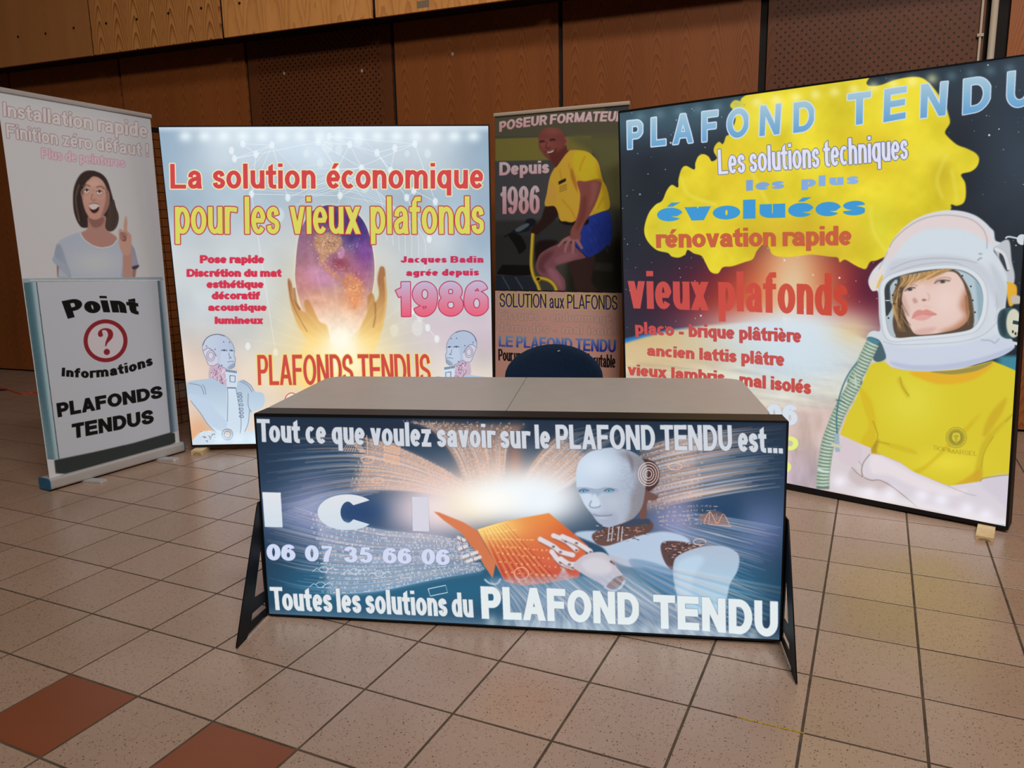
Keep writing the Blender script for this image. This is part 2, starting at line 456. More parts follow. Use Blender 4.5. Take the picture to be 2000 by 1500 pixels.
def blur(a, r):
    if r < 0.3: return a
    k = max(1, int(round(r)))
    for _ in range(2):
        for ax in (0, 1):
            p = np.pad(a, [(k + 1, k) if i == ax else (0, 0) for i in range(a.ndim)], mode='edge')
            c = np.cumsum(p, ax, dtype=np.float64)
            n = a.shape[ax]
            a = ((np.take(c, range(2 * k + 1, 2 * k + 1 + n), ax) - np.take(c, range(0, n), ax)) / (2 * k + 1)).astype(np.float32)
    return a


def dilate(a, r):
    full = int(r); fr = r - full
    def step(a, diag):
        p = np.pad(a, 1)
        m = np.maximum.reduce([p[1:-1, 1:-1], p[:-2, 1:-1], p[2:, 1:-1], p[1:-1, :-2], p[1:-1, 2:]])
        if diag: m = np.maximum.reduce([m, p[:-2, :-2], p[2:, 2:], p[:-2, 2:], p[2:, :-2]])
        return m
    for k in range(full): a = step(a, k % 2)
    if fr > 0.05: a = a * (1 - fr) + step(a, 0) * fr
    return a


def vnoise(H, Wd, cell, octv=4, seed=0, ax=1.0, ay=1.0):
    r = np.random.default_rng(seed); out = np.zeros((H, Wd), np.float32); amp = 1; tot = 0
    for o_ in range(octv):
        cx, cyy = max(cell * ax, 1.5), max(cell * ay, 1.5)
        gx, gy = int(Wd / cx) + 3, int(H / cyy) + 3
        g = r.random((gy, gx)).astype(np.float32)
        x = np.arange(Wd) / cx; y = np.arange(H) / cyy
        xi, yi = x.astype(int), y.astype(int); fx, fy = x - xi, y - yi
        fx = fx * fx * (3 - 2 * fx); fy = (fy * fy * (3 - 2 * fy))[:, None]
        g0 = g[yi][:, xi] * (1 - fx) + g[yi][:, xi + 1] * fx
        g1 = g[yi + 1][:, xi] * (1 - fx) + g[yi + 1][:, xi + 1] * fx
        out += amp * (g0 * (1 - fy) + g1 * fy); tot += amp; amp *= .5; cell /= 2
    return out / tot


# ---- a drawn sans alphabet: skeletons in unit boxes, thickened by a flat pen
def E(cx, cy, rx, ry, a0, a1, n=14):
    t = np.radians(np.linspace(a0, a1, n)); return [(cx + rx * math.cos(k), cy + ry * math.sin(k)) for k in t]


X_ = 0.73; DS = -0.27
def LN(*p): return ('L', list(p), None)
def CV(p, box=None): return ('C', list(p), box)
def SM(p, box=None): return ('C', [tuple(q) for q in cr(p, 6, False)], box)
ST = LN((0, 0), (0, 1))
_e = [CV([(0.02, .5), (1, .5)] + E(.5, .5, .5, .5, 0, 322, 26)[1:])]
_a = [SM([(.03, .66), (.1, .88), (.45, 1.0), (.82, .9), (.93, .66)]) , ('C', [(.93, .68), (.93, .2), (.97, .02), (1.03, -.2)], None),
      SM([(.93, .6), (.55, .55), (.1, .42), (-.0, .22), (.14, .02), (.42, .0), (.75, .1), (.93, .36)])]
GL = {
 'A': (1.0, 0, 1, [('S', [(0, 0), (.5, 1)], None), ('S', [(.5, 1), (1, 0)], None), LN((.22, .25), (.78, .25))]),
 'B': (.93, 0, 1, [ST, CV([(0, 1), (.6, 1)] + E(.6, .76, .34, .24, 90, -90) + [(0, .52)]), CV([(0, .52), (.6, .52)] + E(.64, .26, .36, .26, 90, -90) + [(0, 0)])]),
 'C': (.96, 0, 1, [CV(E(.55, .5, .55, .5, 42, 318, 28))]),
 'D': (.96, 0, 1, [ST, CV([(0, 1), (.42, 1)] + E(.42, .5, .58, .5, 90, -90) + [(0, 0)])]),
 'E': (.86, 0, 1, [ST, LN((0, 1), (1, 1)), LN((0, .52), (.93, .52)), LN((0, 0), (1, 0))]),
 'F': (.8, 0, 1, [ST, LN((0, 1), (1, 1)), LN((0, .5), (.86, .5))]),
 'H': (.95, 0, 1, [ST, LN((1, 0), (1, 1)), LN((0, .52), (1, .52))]),
 'I': (0, 0, 1, [LN((.5, 0), (.5, 1))]),
 'J': (.7, 0, 1, [CV([(1, 1.3), (1, .3)] + E(.5, .3, .5, .3, 0, -180)[1:])]),
 'L': (.78, 0, 1, [ST, LN((0, 0), (1, 0))]),
 'M': (1.13, 0, 1, [ST, LN((1, 0), (1, 1)), ('S', [(0, 1), (.5, 0)], None), ('S', [(.5, 0), (1, 1)], None)]),
 'N': (.96, 0, 1, [ST, LN((1, 0), (1, 1)), ('S', [(0, 1), (1, 0)], None)]),
 'O': (1.06, 0, 1, [CV(E(.5, .5, .5, .5, 0, 360, 34))]),
 'P': (.86, 0, 1, [ST, CV([(0, 1), (.58, 1)] + E(.58, .72, .42, .28, 90, -90) + [(0, .44)])]),
 'R': (.95, 0, 1, [ST, CV([(0, 1), (.56, 1)] + E(.56, .73, .38, .27, 90, -90) + [(0, .46)]), ('S', [(.5, .5), (1.0, 0)], (0, 1))]),
 'S': (.9, 0, 1, [SM([(.95, .72), (.83, .93), (.48, 1.0), (.14, .9), (.04, .73), (.16, .58), (.5, .5), (.86, .41), (.98, .25), (.84, .07), (.5, 0), (.14, .07), (0, .3)])]),
 'T': (.88, 0, 1, [LN((0, 1), (1, 1)), LN((.5, 0), (.5, 1))]),
 'U': (.95, 0, 1, [CV([(0, 1.3), (0, .38)] + E(.5, .38, .5, .38, 180, 360)[1:] + [(1, 1.3)])]),
 '0': (.74, 0, 1, [CV(E(.5, .5, .5, .5, 0, 360, 30))]),
 '1': (.5, 0, 1, [LN((1, 0), (1, 1)), CV([(1.1, .95), (.7, .8), (-.1, .7)])]),
 '3': (.74, 0, 1, [SM([(.02, .75), (.15, .94), (.48, 1), (.85, .9), (.9, .72), (.72, .56), (.35, .53)]), SM([(.35, .53), (.78, .48), (1, .28), (.84, .06), (.48, 0), (.12, .07), (0, .28)])]),
 '5': (.74, 0, 1, [CV([(1, 1), (.22, 1), (.1, .5), (.3, .6), (.55, .62)] + E(.5, .31, .5, .31, 80, -160)[1:])]),
 '6': (.76, 0, 1, [CV(E(.5, .32, .5, .32, 0, 360, 26)), SM([(.95, .8), (.8, .96), (.5, 1.0), (.15, .85), (0, .5), (0, .3)])]),
 '7': (.74, 0, 1, [CV([(-.12, 1), (1.0, 1), (.65, .6), (.42, .2), (.38, -.3)])]),
 '8': (.76, 0, 1, [CV(E(.5, .76, .44, .24, 0, 360, 24)), CV(E(.5, .27, .5, .27, 0, 360, 24))]),
 '9': (.76, 0, 1, [CV(E(.5, .68, .5, .32, 0, 360, 26)), SM([(.05, .2), (.2, .04), (.5, 0), (.85, .15), (1, .5), (1, .7)])]),
 'a': (.74, 0, X_, _a),
 'b': (.76, 0, 1, [ST, CV(E(.5, .5, .5, .5, 0, 360, 28), (0, X_))]),
 'c': (.7, 0, X_, [CV(E(.56, .5, .56, .5, 46, 314, 24))]),
 'd': (.76, 0, 1, [LN((1, 0), (1, 1)), CV(E(.5, .5, .5, .5, 0, 360, 28), (0, X_))]),
 'e': (.74, 0, X_, _e),
 'f': (.52, 0, 1, [('C', [(.3, -.3), (.3, .7), (.38, .88), (.62, .99), (1.5, 1.0)], None), ('L', [(-.1, X_ * .98), (.9, X_ * .98)], 'abs')]),
 'g': (.76, DS, X_, [CV(E(.5, .5, .5, .5, 0, 360, 28), (0, X_)), CV([(1, 1.3), (1, .2), (.85, .03), (.5, 0), (.15, .03), (.03, .15)], (DS, X_))]),
 'h': (.74, 0, 1, [ST, CV([(0, .55), (.14, .88)] + E(.55, .62, .45, .38, 120, 0)[1:] + [(1, -.3)], (0, X_))]),
 'i': (0, 0, 1, [('L', [(.5, 0), (.5, X_)], 'cap'), ('L', [(.5, .86), (.5, 1.0)], 'cap')]),
 'j': (.2, DS, 1, [('L', [(.8, DS), (.8, X_)], 'cap')]),
 'l': (0, 0, 1, [LN((.5, 0), (.5, 1))]),
 'm': (1.18, 0, X_, [ST, CV([(0, .6), (.08, .88)] + E(.28, .65, .22, .35, 120, 0)[1:] + [(.5, -.3)]), CV([(.5, .6), (.58, .88)] + E(.78, .65, .22, .35, 120, 0)[1:] + [(1, -.3)])]),
 'n': (.74, 0, X_, [ST, CV([(0, .55), (.14, .88)] + E(.55, .62, .45, .38, 120, 0)[1:] + [(1, -.3)])]),
 'o': (.8, 0, X_, [CV(E(.5, .5, .5, .5, 0, 360, 30))]),
 'p': (.76, DS, X_, [ST, CV(E(.5, .5, .5, .5, 0, 360, 28), (0, X_))]),
 'q': (.76, DS, X_, [LN((1, 0), (1, 1)), CV(E(.5, .5, .5, .5, 0, 360, 28), (0, X_))]),
 'r': (.48, 0, X_, [ST, CV([(0, .5), (.12, .85), (.5, 1.0), (1.3, .99), (2.0, .96)])]),
 's': (.66, 0, X_, [SM([(.94, .73), (.8, .95), (.46, 1.0), (.12, .9), (.04, .73), (.18, .58), (.5, .5), (.86, .41), (.98, .25), (.84, .07), (.48, 0), (.1, .08), (0, .28)])]),
 't': (.50, 0, 1, [('C', [(.38, .84), (.38, .2), (.5, .03), (.75, .0), (1.45, .0)], (0, 1)), ('L', [(-.1, X_ * .98), (1.0, X_ * .98)], 'abs')]),
 'u': (.74, 0, X_, [LN((1, 0), (1, 1)), CV([(0, 1.3), (0, .38)] + E(.45, .38, .45, .38, 180, 300)[1:] + [(.9, .15), (1, .45)])]),
 'v': (.78, 0, X_, [('S', [(0, 1), (.5, 0)], None), ('S', [(.5, 0), (1, 1)], None)]),
 'x': (.78, 0, X_, [('S', [(0, 1), (1, 0)], None), ('S', [(0, 0), (1, 1)], None)]),
 'z': (.68, 0, X_, [LN((0, 1), (1, 1)), LN((0, 0), (1, 0)), ('S', [(0, 0), (1, 1)], None)]),
 '.': (0, 0, .2, [('L', [(.5, 0), (.5, .2)], 'cap')]),
 '-': (.36, 0, 1, [('L', [(0, .34), (1, .34)], 'abs')]),
 '!': (0, 0, 1, [('L', [(.5, 0), (.5, .17)], 'cap'), ('L', [(.5, .3), (.5, 1.0)], 'cap')]),
}
ACC = {'é': ('e', 'ac'), 'è': ('e', 'gr'), 'â': ('a', 'ci')}


def clip_y(p, y0, y1):
    for lim, sg in ((y0, 1), (y1, -1)):
        out = []
        for i in range(len(p)):
            a, b = p[i], p[(i + 1) % len(p)]
            ia, ib = sg * (a[1] - lim) >= 0, sg * (b[1] - lim) >= 0
            if ia: out.append(a)
            if ia != ib:
                t = (lim - a[1]) / (b[1] - a[1]); out.append((a[0] + (b[0] - a[0]) * t, lim))
        p = out
        if len(p) < 3: return []
    return p


def ccw(p):
    p = np.asarray(p, float); x, y = p[:, 0], p[:, 1]
    return p if np.sum(x * np.roll(y, -1) - np.roll(x, -1) * y) > 0 else p[::-1]


def glyph(ch, S, Hh):
    acc = None
    if ch in ACC: ch, acc = ACC[ch]
    w, y0, y1, strokes = GL[ch]
    if ch.islower() and w > 0: w *= .93
    w = S if w == 0 else w + (S - .2) * (1.0 if ch in 'rft' else 1.4 if ch in 'mM' else .66)
    a, b = S / 2, Hh / 2
    out = []
    for kind, pts, bx in strokes:
        yy0, yy1 = y0, y1
        absy = bx in ('abs', 'cap')
        if isinstance(bx, tuple): yy0, yy1 = bx
        P = []
        for (nx, ny) in pts:
            X = a + nx * max(w - 2 * a, 0) if w > S + 1e-6 else a
            Y = ny if absy else (yy0 + b + ny * (yy1 - yy0 - 2 * b))
            if bx == 'abs': Y = ny - b
            P.append((X, Y))
        P = np.array(P)
        if kind in 'LS':
            for k in range(len(P) - 1):
                p, q = P[k], P[k + 1]; d = (q - p) / (np.linalg.norm(q - p) + 1e-9)
                n = np.array([-d[1], d[0]])
                if kind == 'S':
                    wd = S * .98; hw = wd / 2
                    # keep horizontal thickness ~ pen: build parallelogram cut at top/bottom
                    yb, yt = (yy0, yy1)
                    if ch == 'R': yb, yt = 0, .5
                    xa, xb = (p[0], q[0]) if p[1] < q[1] else (q[0], p[0])
                    if ch == 'x': hw *= 1.12
                    out.append(ccw([(xa - hw, yb), (xa + hw, yb), (xb + hw, yt), (xb - hw, yt)]))
                    continue
                off = np.array([n[0] * a, n[1] * b])
                if bx == 'cap': e = np.zeros(2); off = np.array([a, 0])
                elif bx == 'abs': e = d * a
                else: e = np.array([d[0] * a, d[1] * b])
                out.append(ccw([p - e + off, p - e - off, q + e - off, q + e + off]))
        else:
            closed = np.linalg.norm(P[0] - P[-1]) < 1e-6
            d = np.gradient(P, axis=0)
            if closed: d[0] = d[-1] = P[1] - P[-2]
            d /= np.linalg.norm(d, axis=1)[:, None] + 1e-9
            n = np.c_[-d[:, 1] * a, d[:, 0] * b]
            Lf, Rt = P + n, P - n
            for k in range(len(P) - 1):
                q = clip_y([Lf[k], Rt[k], Rt[k + 1], Lf[k + 1]], yy0 if yy0 < y0 + 9 else y0, max(yy1, y1) if ch != 't' else 1)
                if len(q) >= 3: out.append(ccw(q))
    if acc == 'ac': out.append(ccw([(w * .38, X_ + .06), (w * .62, X_ + .06), (w * .92, X_ + .27), (w * .56, X_ + .27)]))
    if acc == 'gr': out.append(ccw([(w * .62, X_ + .06), (w * .4, X_ + .06), (w * .1, X_ + .27), (w * .45, X_ + .27)]))
    if acc == 'ci':
        out.append(ccw([(w * .1, X_ + .06), (w * .34, X_ + .06), (w * .62, X_ + .27), (w * .38, X_ + .27)]))
        out.append(ccw([(w * .9, X_ + .06), (w * .66, X_ + .06), (w * .38, X_ + .27), (w * .62, X_ + .27)]))
    if ch == 't':
        xc = a + .38 * max(w - 2 * a, 0); out.append(ccw([(xc - a, .78), (xc + a, .78), (xc + a, 1.0), (xc - a, .87)]))
    if ch == 'j': w = S
    return out, w


def dense(p, n=3):
    q = np.roll(p, -1, 0); t = np.linspace(0, 1, n, endpoint=False)[:, None]
    return np.concatenate([p[i] + (q[i] - p[i]) * t for i in range(len(p))])


RND_R = set('DOPbopeéèécsS09638rftvxyLAT')
RND_L = set('COcdegoqéèsS0689tfvxAT')
KERN = {('T', 'o'): .12, ('L', 'A'): -.02, ('r', 'o'): .03, ('P', 'L'): .0, ('A', 'F'): .0, ('A', 'T'): .1, ('L', 'U'): .03}


def layout(s, S=.2, Hh=.165, sp=.13, space=.36):
    x = 0; polys = []; S = S * 1.2; Hh = Hh * 1.06; sp = sp * .92
    for k, ch in enumerate(s):
        if ch == ' ': x += space; continue
        g, w = glyph(ch, S, Hh)
        for p in g: polys.append(dense(p + np.array([x, 0])))
        x += w + sp
        e = .3 * sp
        nx_ = s[k + 1] if k + 1 < len(s) else ' '
        if ch in RND_R: x -= e
        if nx_ in RND_L: x -= e
        if (ch, nx_) in KERN: x -= KERN[(ch, nx_)]
    x -= sp
    return [p / np.array([x, 1]) for p in polys]


class Canvas:
    def __init__(s, O, U, V, w, h, ppm, base):
        s.O, s.U, s.V = [np.asarray(k, float) for k in (O, U, V)]
        s.O = s.O - s.U * .06 - s.V * .04; w += .12; h += .08
        s.w, s.h, s.ppm = w, h, ppm
        s.W, s.H = int(w * ppm), int(h * ppm)
        s.N = np.cross(s.U, s.V)
        A = np.array([s.U, s.V, s.O - CAM]).T                      # world point = U u + V v + (O-CAM)
        s.P = RR @ A                                                # -> camera
        K = np.array([[FPX, 0, 1000], [0, FPX, 750], [0, 0, 1]])
        s.Hm = K @ s.P; s.Hi = np.linalg.inv(s.Hm)
        vv, uu = np.mgrid[0:s.H, 0:s.W]
        u = (uu + .5) / ppm; v = h - (vv + .5) / ppm
        q = [s.Hm[k, 0] * u + s.Hm[k, 1] * v + s.Hm[k, 2] for k in range(3)]
        s.TX = (q[0] / q[2]).astype(np.float32); s.TY = (q[1] / q[2]).astype(np.float32)
        s.img = np.empty((s.H, s.W, 3), np.float32); s.img[:] = np.array(base[:3]) / 255
        s.clip = None

    def uv(s, pts):
        p = np.c_[np.asarray(pts, float), np.ones(len(pts))] @ s.Hi.T
        return p[:, :2] / p[:, 2:]

    def world(s, x, y):
        u, v = s.uv([(x, y)])[0]; return s.O + s.U * u + s.V * v

    def px(s, pts):
        q = s.uv(pts); return np.c_[q[:, 0] * s.ppm, (s.h - q[:, 1]) * s.ppm]

    def mask(s, polys, pad=0, ss=3):
        Q = [s.px(p) for p in polys]
        A = np.concatenate(Q)
        x0 = int(max(0, math.floor(A[:, 0].min()) - pad)); x1 = int(min(s.W, math.ceil(A[:, 0].max()) + pad + 1))
        y0 = int(max(0, math.floor(A[:, 1].min()) - pad)); y1 = int(min(s.H, math.ceil(A[:, 1].max()) + pad + 1))
        if x1 <= x0 or y1 <= y0: return None
        m = raster([ccw((q - [x0, y0]) * ss) if len(polys) == 1 else (q - [x0, y0]) * ss for q in Q], (x1 - x0) * ss, (y1 - y0) * ss)
        m = m.reshape(y1 - y0, ss, x1 - x0, ss).mean((1, 3)).astype(np.float32)
        return (y0, y1, x0, x1), m

    def put(s, bb, m, col, a=1.0):
        y0, y1, x0, x1 = bb
        m = m * a
        if s.clip is not None: m = m * s.clip[y0:y1, x0:x1]
        m = m[..., None]
        c = col(s.TX[y0:y1, x0:x1], s.TY[y0:y1, x0:x1]) if callable(col) else np.array(col[:3], np.float32) / 255
        r = s.img[y0:y1, x0:x1]
        s.img[y0:y1, x0:x1] = r * (1 - m) + c * m

    def poly(s, pts, col, a=1.0, b=0, smooth=True):
        p = cr(pts) if smooth else dense(np.asarray(pts, float), 6)
        r = s.mask([p], int(b * 3) + 2)
        if r is None: return
        bb, m = r
        if b > 0: m = blur(m, b)
        s.put(bb, m, col, a)

    def clipto(s, pts=None, smooth=True, b=0):
        if pts is None: s.clip = None; return
        r = s.mask([cr(pts) if smooth else dense(np.asarray(pts, float), 6)], int(b * 3) + 2)
        f = np.zeros((s.H, s.W), np.float32); bb, m = r
        if b: m = blur(m, b)
        f[bb[0]:bb[1], bb[2]:bb[3]] = m; s.clip = f

    def stroke(s, pts, w, col, a=1.0, b=0, smooth=True, closed=False):
        P = cr(pts, 8, closed) if smooth else np.asarray(pts, float)
        if closed: P = np.r_[P, P[:1]]
        w = np.broadcast_to(np.asarray(w, float), (len(P),)) if np.ndim(w) == 0 else np.interp(np.linspace(0, 1, len(P)), np.linspace(0, 1, len(w)), w)
        d = np.gradient(P, axis=0); d /= np.linalg.norm(d, axis=1)[:, None] + 1e-9
        n = np.c_[-d[:, 1], d[:, 0]] * (w / 2)[:, None]
        polys = [ccw([P[k] + n[k], P[k] - n[k], P[k + 1] - n[k + 1], P[k + 1] + n[k + 1]]) for k in range(len(P) - 1)]
        r = s.mask([p_ for p_ in polys] + [polys[0]], int(b * 3) + 2)
        if r is None: return
        bb, m = r
        if b > 0: m = blur(m, b)
        s.put(bb, m, col, a)

    def soft(s, cx, cy, rx, ry, col, a=1.0, pw=2.0, rot=0.0):
        ext = 3.2 if pw <= 2 else 1.8
        R = max(rx, ry) * ext
        r = s.px([(cx - R, cy - R), (cx + R, cy - R), (cx + R, cy + R), (cx - R, cy + R)])
        x0, x1 = int(max(0, r[:, 0].min())), int(min(s.W, r[:, 0].max() + 1)); y0, y1 = int(max(0, r[:, 1].min())), int(min(s.H, r[:, 1].max() + 1))
        if x1 <= x0 or y1 <= y0: return
        X, Y = s.TX[y0:y1, x0:x1] - cx, s.TY[y0:y1, x0:x1] - cy
        c, n = math.cos(math.radians(rot)), math.sin(math.radians(rot))
        d = ((X * c + Y * n) / rx) ** 2 + ((-X * n + Y * c) / ry) ** 2
        s.put((y0, y1, x0, x1), np.exp(-d ** (pw / 2)).astype(np.float32), col, a)

    def ell(s, cx, cy, rx, ry, col, a=1.0, b=0, rot=0.0):
        t = np.linspace(0, 2 * np.pi, 40, endpoint=False); c, n = math.cos(math.radians(rot)), math.sin(math.radians(rot))
        x, y = rx * np.cos(t), ry * np.sin(t)
        s.poly(np.c_[cx + x * c - y * n, cy + x * n + y * c], col, a, b, smooth=False)

    def field(s, col, m):
        """blend colour over the whole canvas with a weight from target coordinates"""
        s.put((0, s.H, 0, s.W), np.clip(m(s.TX, s.TY), 0, 1).astype(np.float32), col)

    def noise(s, cell, amt, seed=0, octv=4, ax=1.0, ay=1.0, tint=(1, 1, 1), region=None):
        n = (vnoise(s.H, s.W, cell, octv, seed, ax, ay) - .5) * 2 * amt
        if region is not None: n = n * region(s.TX, s.TY)
        if s.clip is not None: n = n * s.clip
        s.img += n[..., None] * np.array(tint, np.float32)

    def text(s, t, base, top, col, S=.2, Hh=.165, sp=.13, space=.36, out=None, ow=1.5, a=1.0, under=0, ob=0):
        """base / top: polylines of target pixels, left to right; out = outline colour, ow its width in target px"""
        polys = layout(t, S, Hh, sp, space)
        B, Tp = np.asarray(base, float), np.asarray(top, float)
        fb = (B[:, 0] - B[0, 0]) / (B[-1, 0] - B[0, 0]); ft = (Tp[:, 0] - Tp[0, 0]) / (Tp[-1, 0] - Tp[0, 0])
        Q = []
        for p in polys:
            x, y = p[:, 0:1], p[:, 1:2]
            b_ = np.c_[np.interp(x[:, 0], fb, B[:, 0]), np.interp(x[:, 0], fb, B[:, 1])]
            t_ = np.c_[np.interp(x[:, 0], ft, Tp[:, 0]), np.interp(x[:, 0], ft, Tp[:, 1])]
            q = b_ * (1 - y) + t_ * y
            Q.append(q)
        r = s.mask([ccw(q) for q in Q], 8)
        if r is None: return
        bb, m = r
        if out is not None:
            k = ow * s.ppm * s.pxm(B.mean(0))
            s.put(bb, blur(dilate(m, k), ob) if ob else dilate(m, k), out, a)
        s.put(bb, m, col, a)

    def pxm(s, p):
        q = s.uv([p, (p[0] + 10, p[1])]); return np.linalg.norm(q[1] - q[0]) / 10

    def image(s, name, gain=None):
        a = np.clip(s.img, 0, 1)
        if gain is not None:                                        # inks of an unlit print: undo the hall light
            lin = np.where(a <= .04045, a / 12.92, ((a + .055) / 1.055) ** 2.4) * np.array(gain, np.float32)
            lin = np.clip(lin, 0, .86)
            a = np.where(lin <= .0031308, lin * 12.92, 1.055 * lin ** (1 / 2.4) - .055)
        im = bpy.data.images.new(name, s.W, s.H)
        buf = np.ones((s.H, s.W, 4), np.float32); buf[..., :3] = a[::-1]
        im.pixels.foreach_set(buf.ravel()); im.update(); im.pack()
        return im


def print_material(name, im, emit, rough=0.45):
    m = bpy.data.materials.new(name); m.use_nodes = True
    N = m.node_tree.nodes; L = m.node_tree.links; b = N['Principled BSDF']
    t = N.new('ShaderNodeTexImage'); t.image = im; t.interpolation = 'Cubic'; t.extension = 'EXTEND'
    b.inputs['Roughness'].default_value = rough
    tc = N.new('ShaderNodeTexCoord'); wv = N.new('ShaderNodeTexNoise'); wv.inputs['Scale'].default_value = 900
    L.new(tc.outputs['Object'], wv.inputs['Vector'])
    if emit:
        b.inputs['Base Color'].default_value = (0.02, 0.02, 0.02, 1)
        b.inputs['Specular IOR Level'].default_value = 0.15
        L.new(t.outputs['Color'], b.inputs['Emission Color']); b.inputs['Emission Strength'].default_value = emit
    else:
        L.new(t.outputs['Color'], b.inputs['Base Color'])
        b.inputs['Specular IOR Level'].default_value = 0.08
        bp = N.new('ShaderNodeBump'); bp.inputs['Strength'].default_value = .05; bp.inputs['Distance'].default_value = .001
        L.new(wv.outputs['Fac'], bp.inputs['Height']); L.new(bp.outputs[0], b.inputs['Normal'])
    return m


def basis(yaw, lean, roll):
    u = np.array([math.cos(yaw), math.sin(yaw), 0]); n = np.array([-math.sin(yaw), math.cos(yaw), 0])
    v = np.array([0, 0, math.cos(lean)]) + n * math.sin(lean)
    return u * math.cos(roll) + v * math.sin(roll), -u * math.sin(roll) + v * math.cos(roll)


def g(ox, oy, k, pts):
    return [(ox + x / k, oy + y / k) for x, y in pts]

GAIN_INFO = (1.9, 2.2, 2.5)
GAIN_FIT = (1.9, 2.2, 2.5)
def sm(x, a, b): 
    t = np.clip((x - a) / (b - a), 0, 1); return t * t * (3 - 2 * t)


def vgrad(c1, c2, y0, y1):
    c1, c2 = np.array(c1) / 255, np.array(c2) / 255
    return lambda X, Y: c1 + (c2 - c1) * np.clip((Y - y0) / (y1 - y0), 0, 1)[..., None]


def hgrad(c1, c2, x0, x1):
    c1, c2 = np.array(c1) / 255, np.array(c2) / 255
    return lambda X, Y: c1 + (c2 - c1) * np.clip((X - x0) / (x1 - x0), 0, 1)[..., None]


# ---------------------------------------------------------------- lightbox about the economical solution
def art_economic():
    u, v = basis(.5069, -.0248, -.0034)
    c = Canvas((-1.2115, 1.938, .04), u, v, 2.165, 2.18, 560, (196, 204, 210))
    c.field((212, 230, 244), lambda X, Y: .85 * (1 - sm(Y, 260, 420)) * np.exp(-((X - 600) / 260) ** 2))
    c.field((146, 172, 196), lambda X, Y: .85 * (1 - sm(X, 310, 450)) * (1 - sm(Y, 330, 520)))
    c.field((140, 166, 190), lambda X, Y: .85 * sm(X, 830, 960) * (1 - sm(Y, 420, 640)))
    c.field((160, 182, 198), lambda X, Y: .7 * np.exp(-((Y - 380) / 60) ** 2))
    c.field((204, 210, 212), lambda X, Y: .8 * np.exp(-((Y - 530) / 60) ** 2) * (1 - sm(X, 560, 800)))
    c.field((208, 190, 200), lambda X, Y: .85 * sm(Y, 560, 640) * sm(X, 700, 900) * (1 - sm(Y, 660, 740)))
    c.field((222, 196, 178), lambda X, Y: .8 * sm(Y, 590, 720) * (1 - sm(X, 360, 560)))
    c.field((236, 214, 196), lambda X, Y: .8 * sm(Y, 650, 760))
    c.field((226, 150, 90), lambda X, Y: .6 * sm(Y, 790, 850) * (1 - sm(X, 380, 470)))
    c.noise(150, .06, 3, 3)
    # bokeh
    for x, y, r in ((625, 318, 9), (598, 300, 8), (662, 292, 10), (640, 285, 14), (700, 275, 12), (712, 365, 12), (795, 300, 7), (835, 300, 9), (545, 420, 14), (770, 645, 12), (815, 640, 16), (820, 620, 9)):
        c.ell(x, y, r * .7, r, (240, 248, 252), .35, 2)
    nodes = {'a': (531, 283), 'b': (474, 281), 'c': (452, 294), 'd': (500, 301), 'e': (458, 310), 'f': (621, 277), 'g': (643, 266), 'h': (683, 282), 'i': (736, 298), 'j': (771, 289), 'k': (658, 331), 'l': (706, 328), 'm': (810, 281),
             'n': (491, 379), 'o': (562, 386), 'p': (664, 382), 'q': (794, 386), 'r': (808, 372), 's': (850, 394), 't': (838, 467), 'u': (763, 333), 'v': (835, 640), 'w': (853, 662), 'x': (804, 608), 'y': (484, 676), 'z': (538, 688)}
    for e in 'ab bd ae da ce ef fg fh gh hi ij jm kh lh lk iu kp pu qr rs qt nz xv vw sm om oa np dn an fk fl ju iq kl gm ed lp ul'.split():
        c.stroke([nodes[e[0]], nodes[e[1]]], 1.3, (240, 248, 255), .55, smooth=False)
    for k in range(14):
        a_ = rng.uniform(0, 2 * np.pi); n0 = nodes['ahkpi'[k % 5]]
        c.stroke([n0, (n0[0] + 90 * math.cos(a_), n0[1] + 90 * math.sin(a_))], 1.0, (240, 248, 255), .4, smooth=False)
    for n in nodes.values(): c.ell(n[0], n[1], 5, 7.5, (236, 244, 250), .75, 1)
    for k in range(7):
        c.stroke([(620 - 7 * k, 322 + 8 * k + 30), (660, 322 + 6 * k + 14), (700 + 7 * k, 326 + 8 * k + 22), (740 + 14 * k, 380 + 13 * k), (756 + 12 * k, 470 + 10 * k)], 1.2, (238, 246, 252), .45)
        c.stroke([(560 - 12 * k, 340 + 5 * k), (600, 324 + 9 * k), (650, 318 + 10 * k)], 1.1, (238, 246, 252), .35)
    # glow behind
    c.soft(655, 700, 110, 90, (255, 222, 140), .95)
    c.soft(655, 600, 95, 120, (246, 214, 150), .7)
    # globe
    gl = [(577, 520), (584, 460), (604, 418), (632, 402), (656, 402), (690, 412), (714, 440), (728, 490), (731, 540), (722, 590), (704, 635), (676, 665), (650, 672), (622, 660), (600, 628), (584, 585), (577, 550)]
    c.poly(gl, (255, 236, 190), .9, 5)
    c.clipto(gl, b=1)
    c.poly(gl, vgrad((84, 66, 128), (240, 196, 160), 400, 640))
    c.soft(600, 480, 34, 60, (152, 104, 128), .85)
    c.soft(600, 550, 34, 40, (196, 122, 116), .8)
    c.soft(700, 450, 38, 34, (52, 42, 108), .95, 2.6)
    c.soft(660, 425, 40, 22, (70, 50, 124), .9)
    c.soft(712, 495, 22, 34, (120, 62, 150), .8)
    c.soft(700, 540, 26, 30, (166, 84, 128), .7)
    c.soft(664, 515, 24, 22, (150, 66, 84), .85)
    c.soft(630, 545, 34, 20, (202, 142, 184), .75)
    c.soft(612, 528, 20, 12, (206, 150, 190), .5)
    c.soft(625, 590, 44, 26, (226, 168, 140), .8)
    c.soft(690, 590, 30, 34, (230, 150, 100), .7)
    c.soft(655, 630, 66, 30, (244, 214, 190), .9)
    c.soft(655, 660, 60, 28, (255, 240, 214), .95)
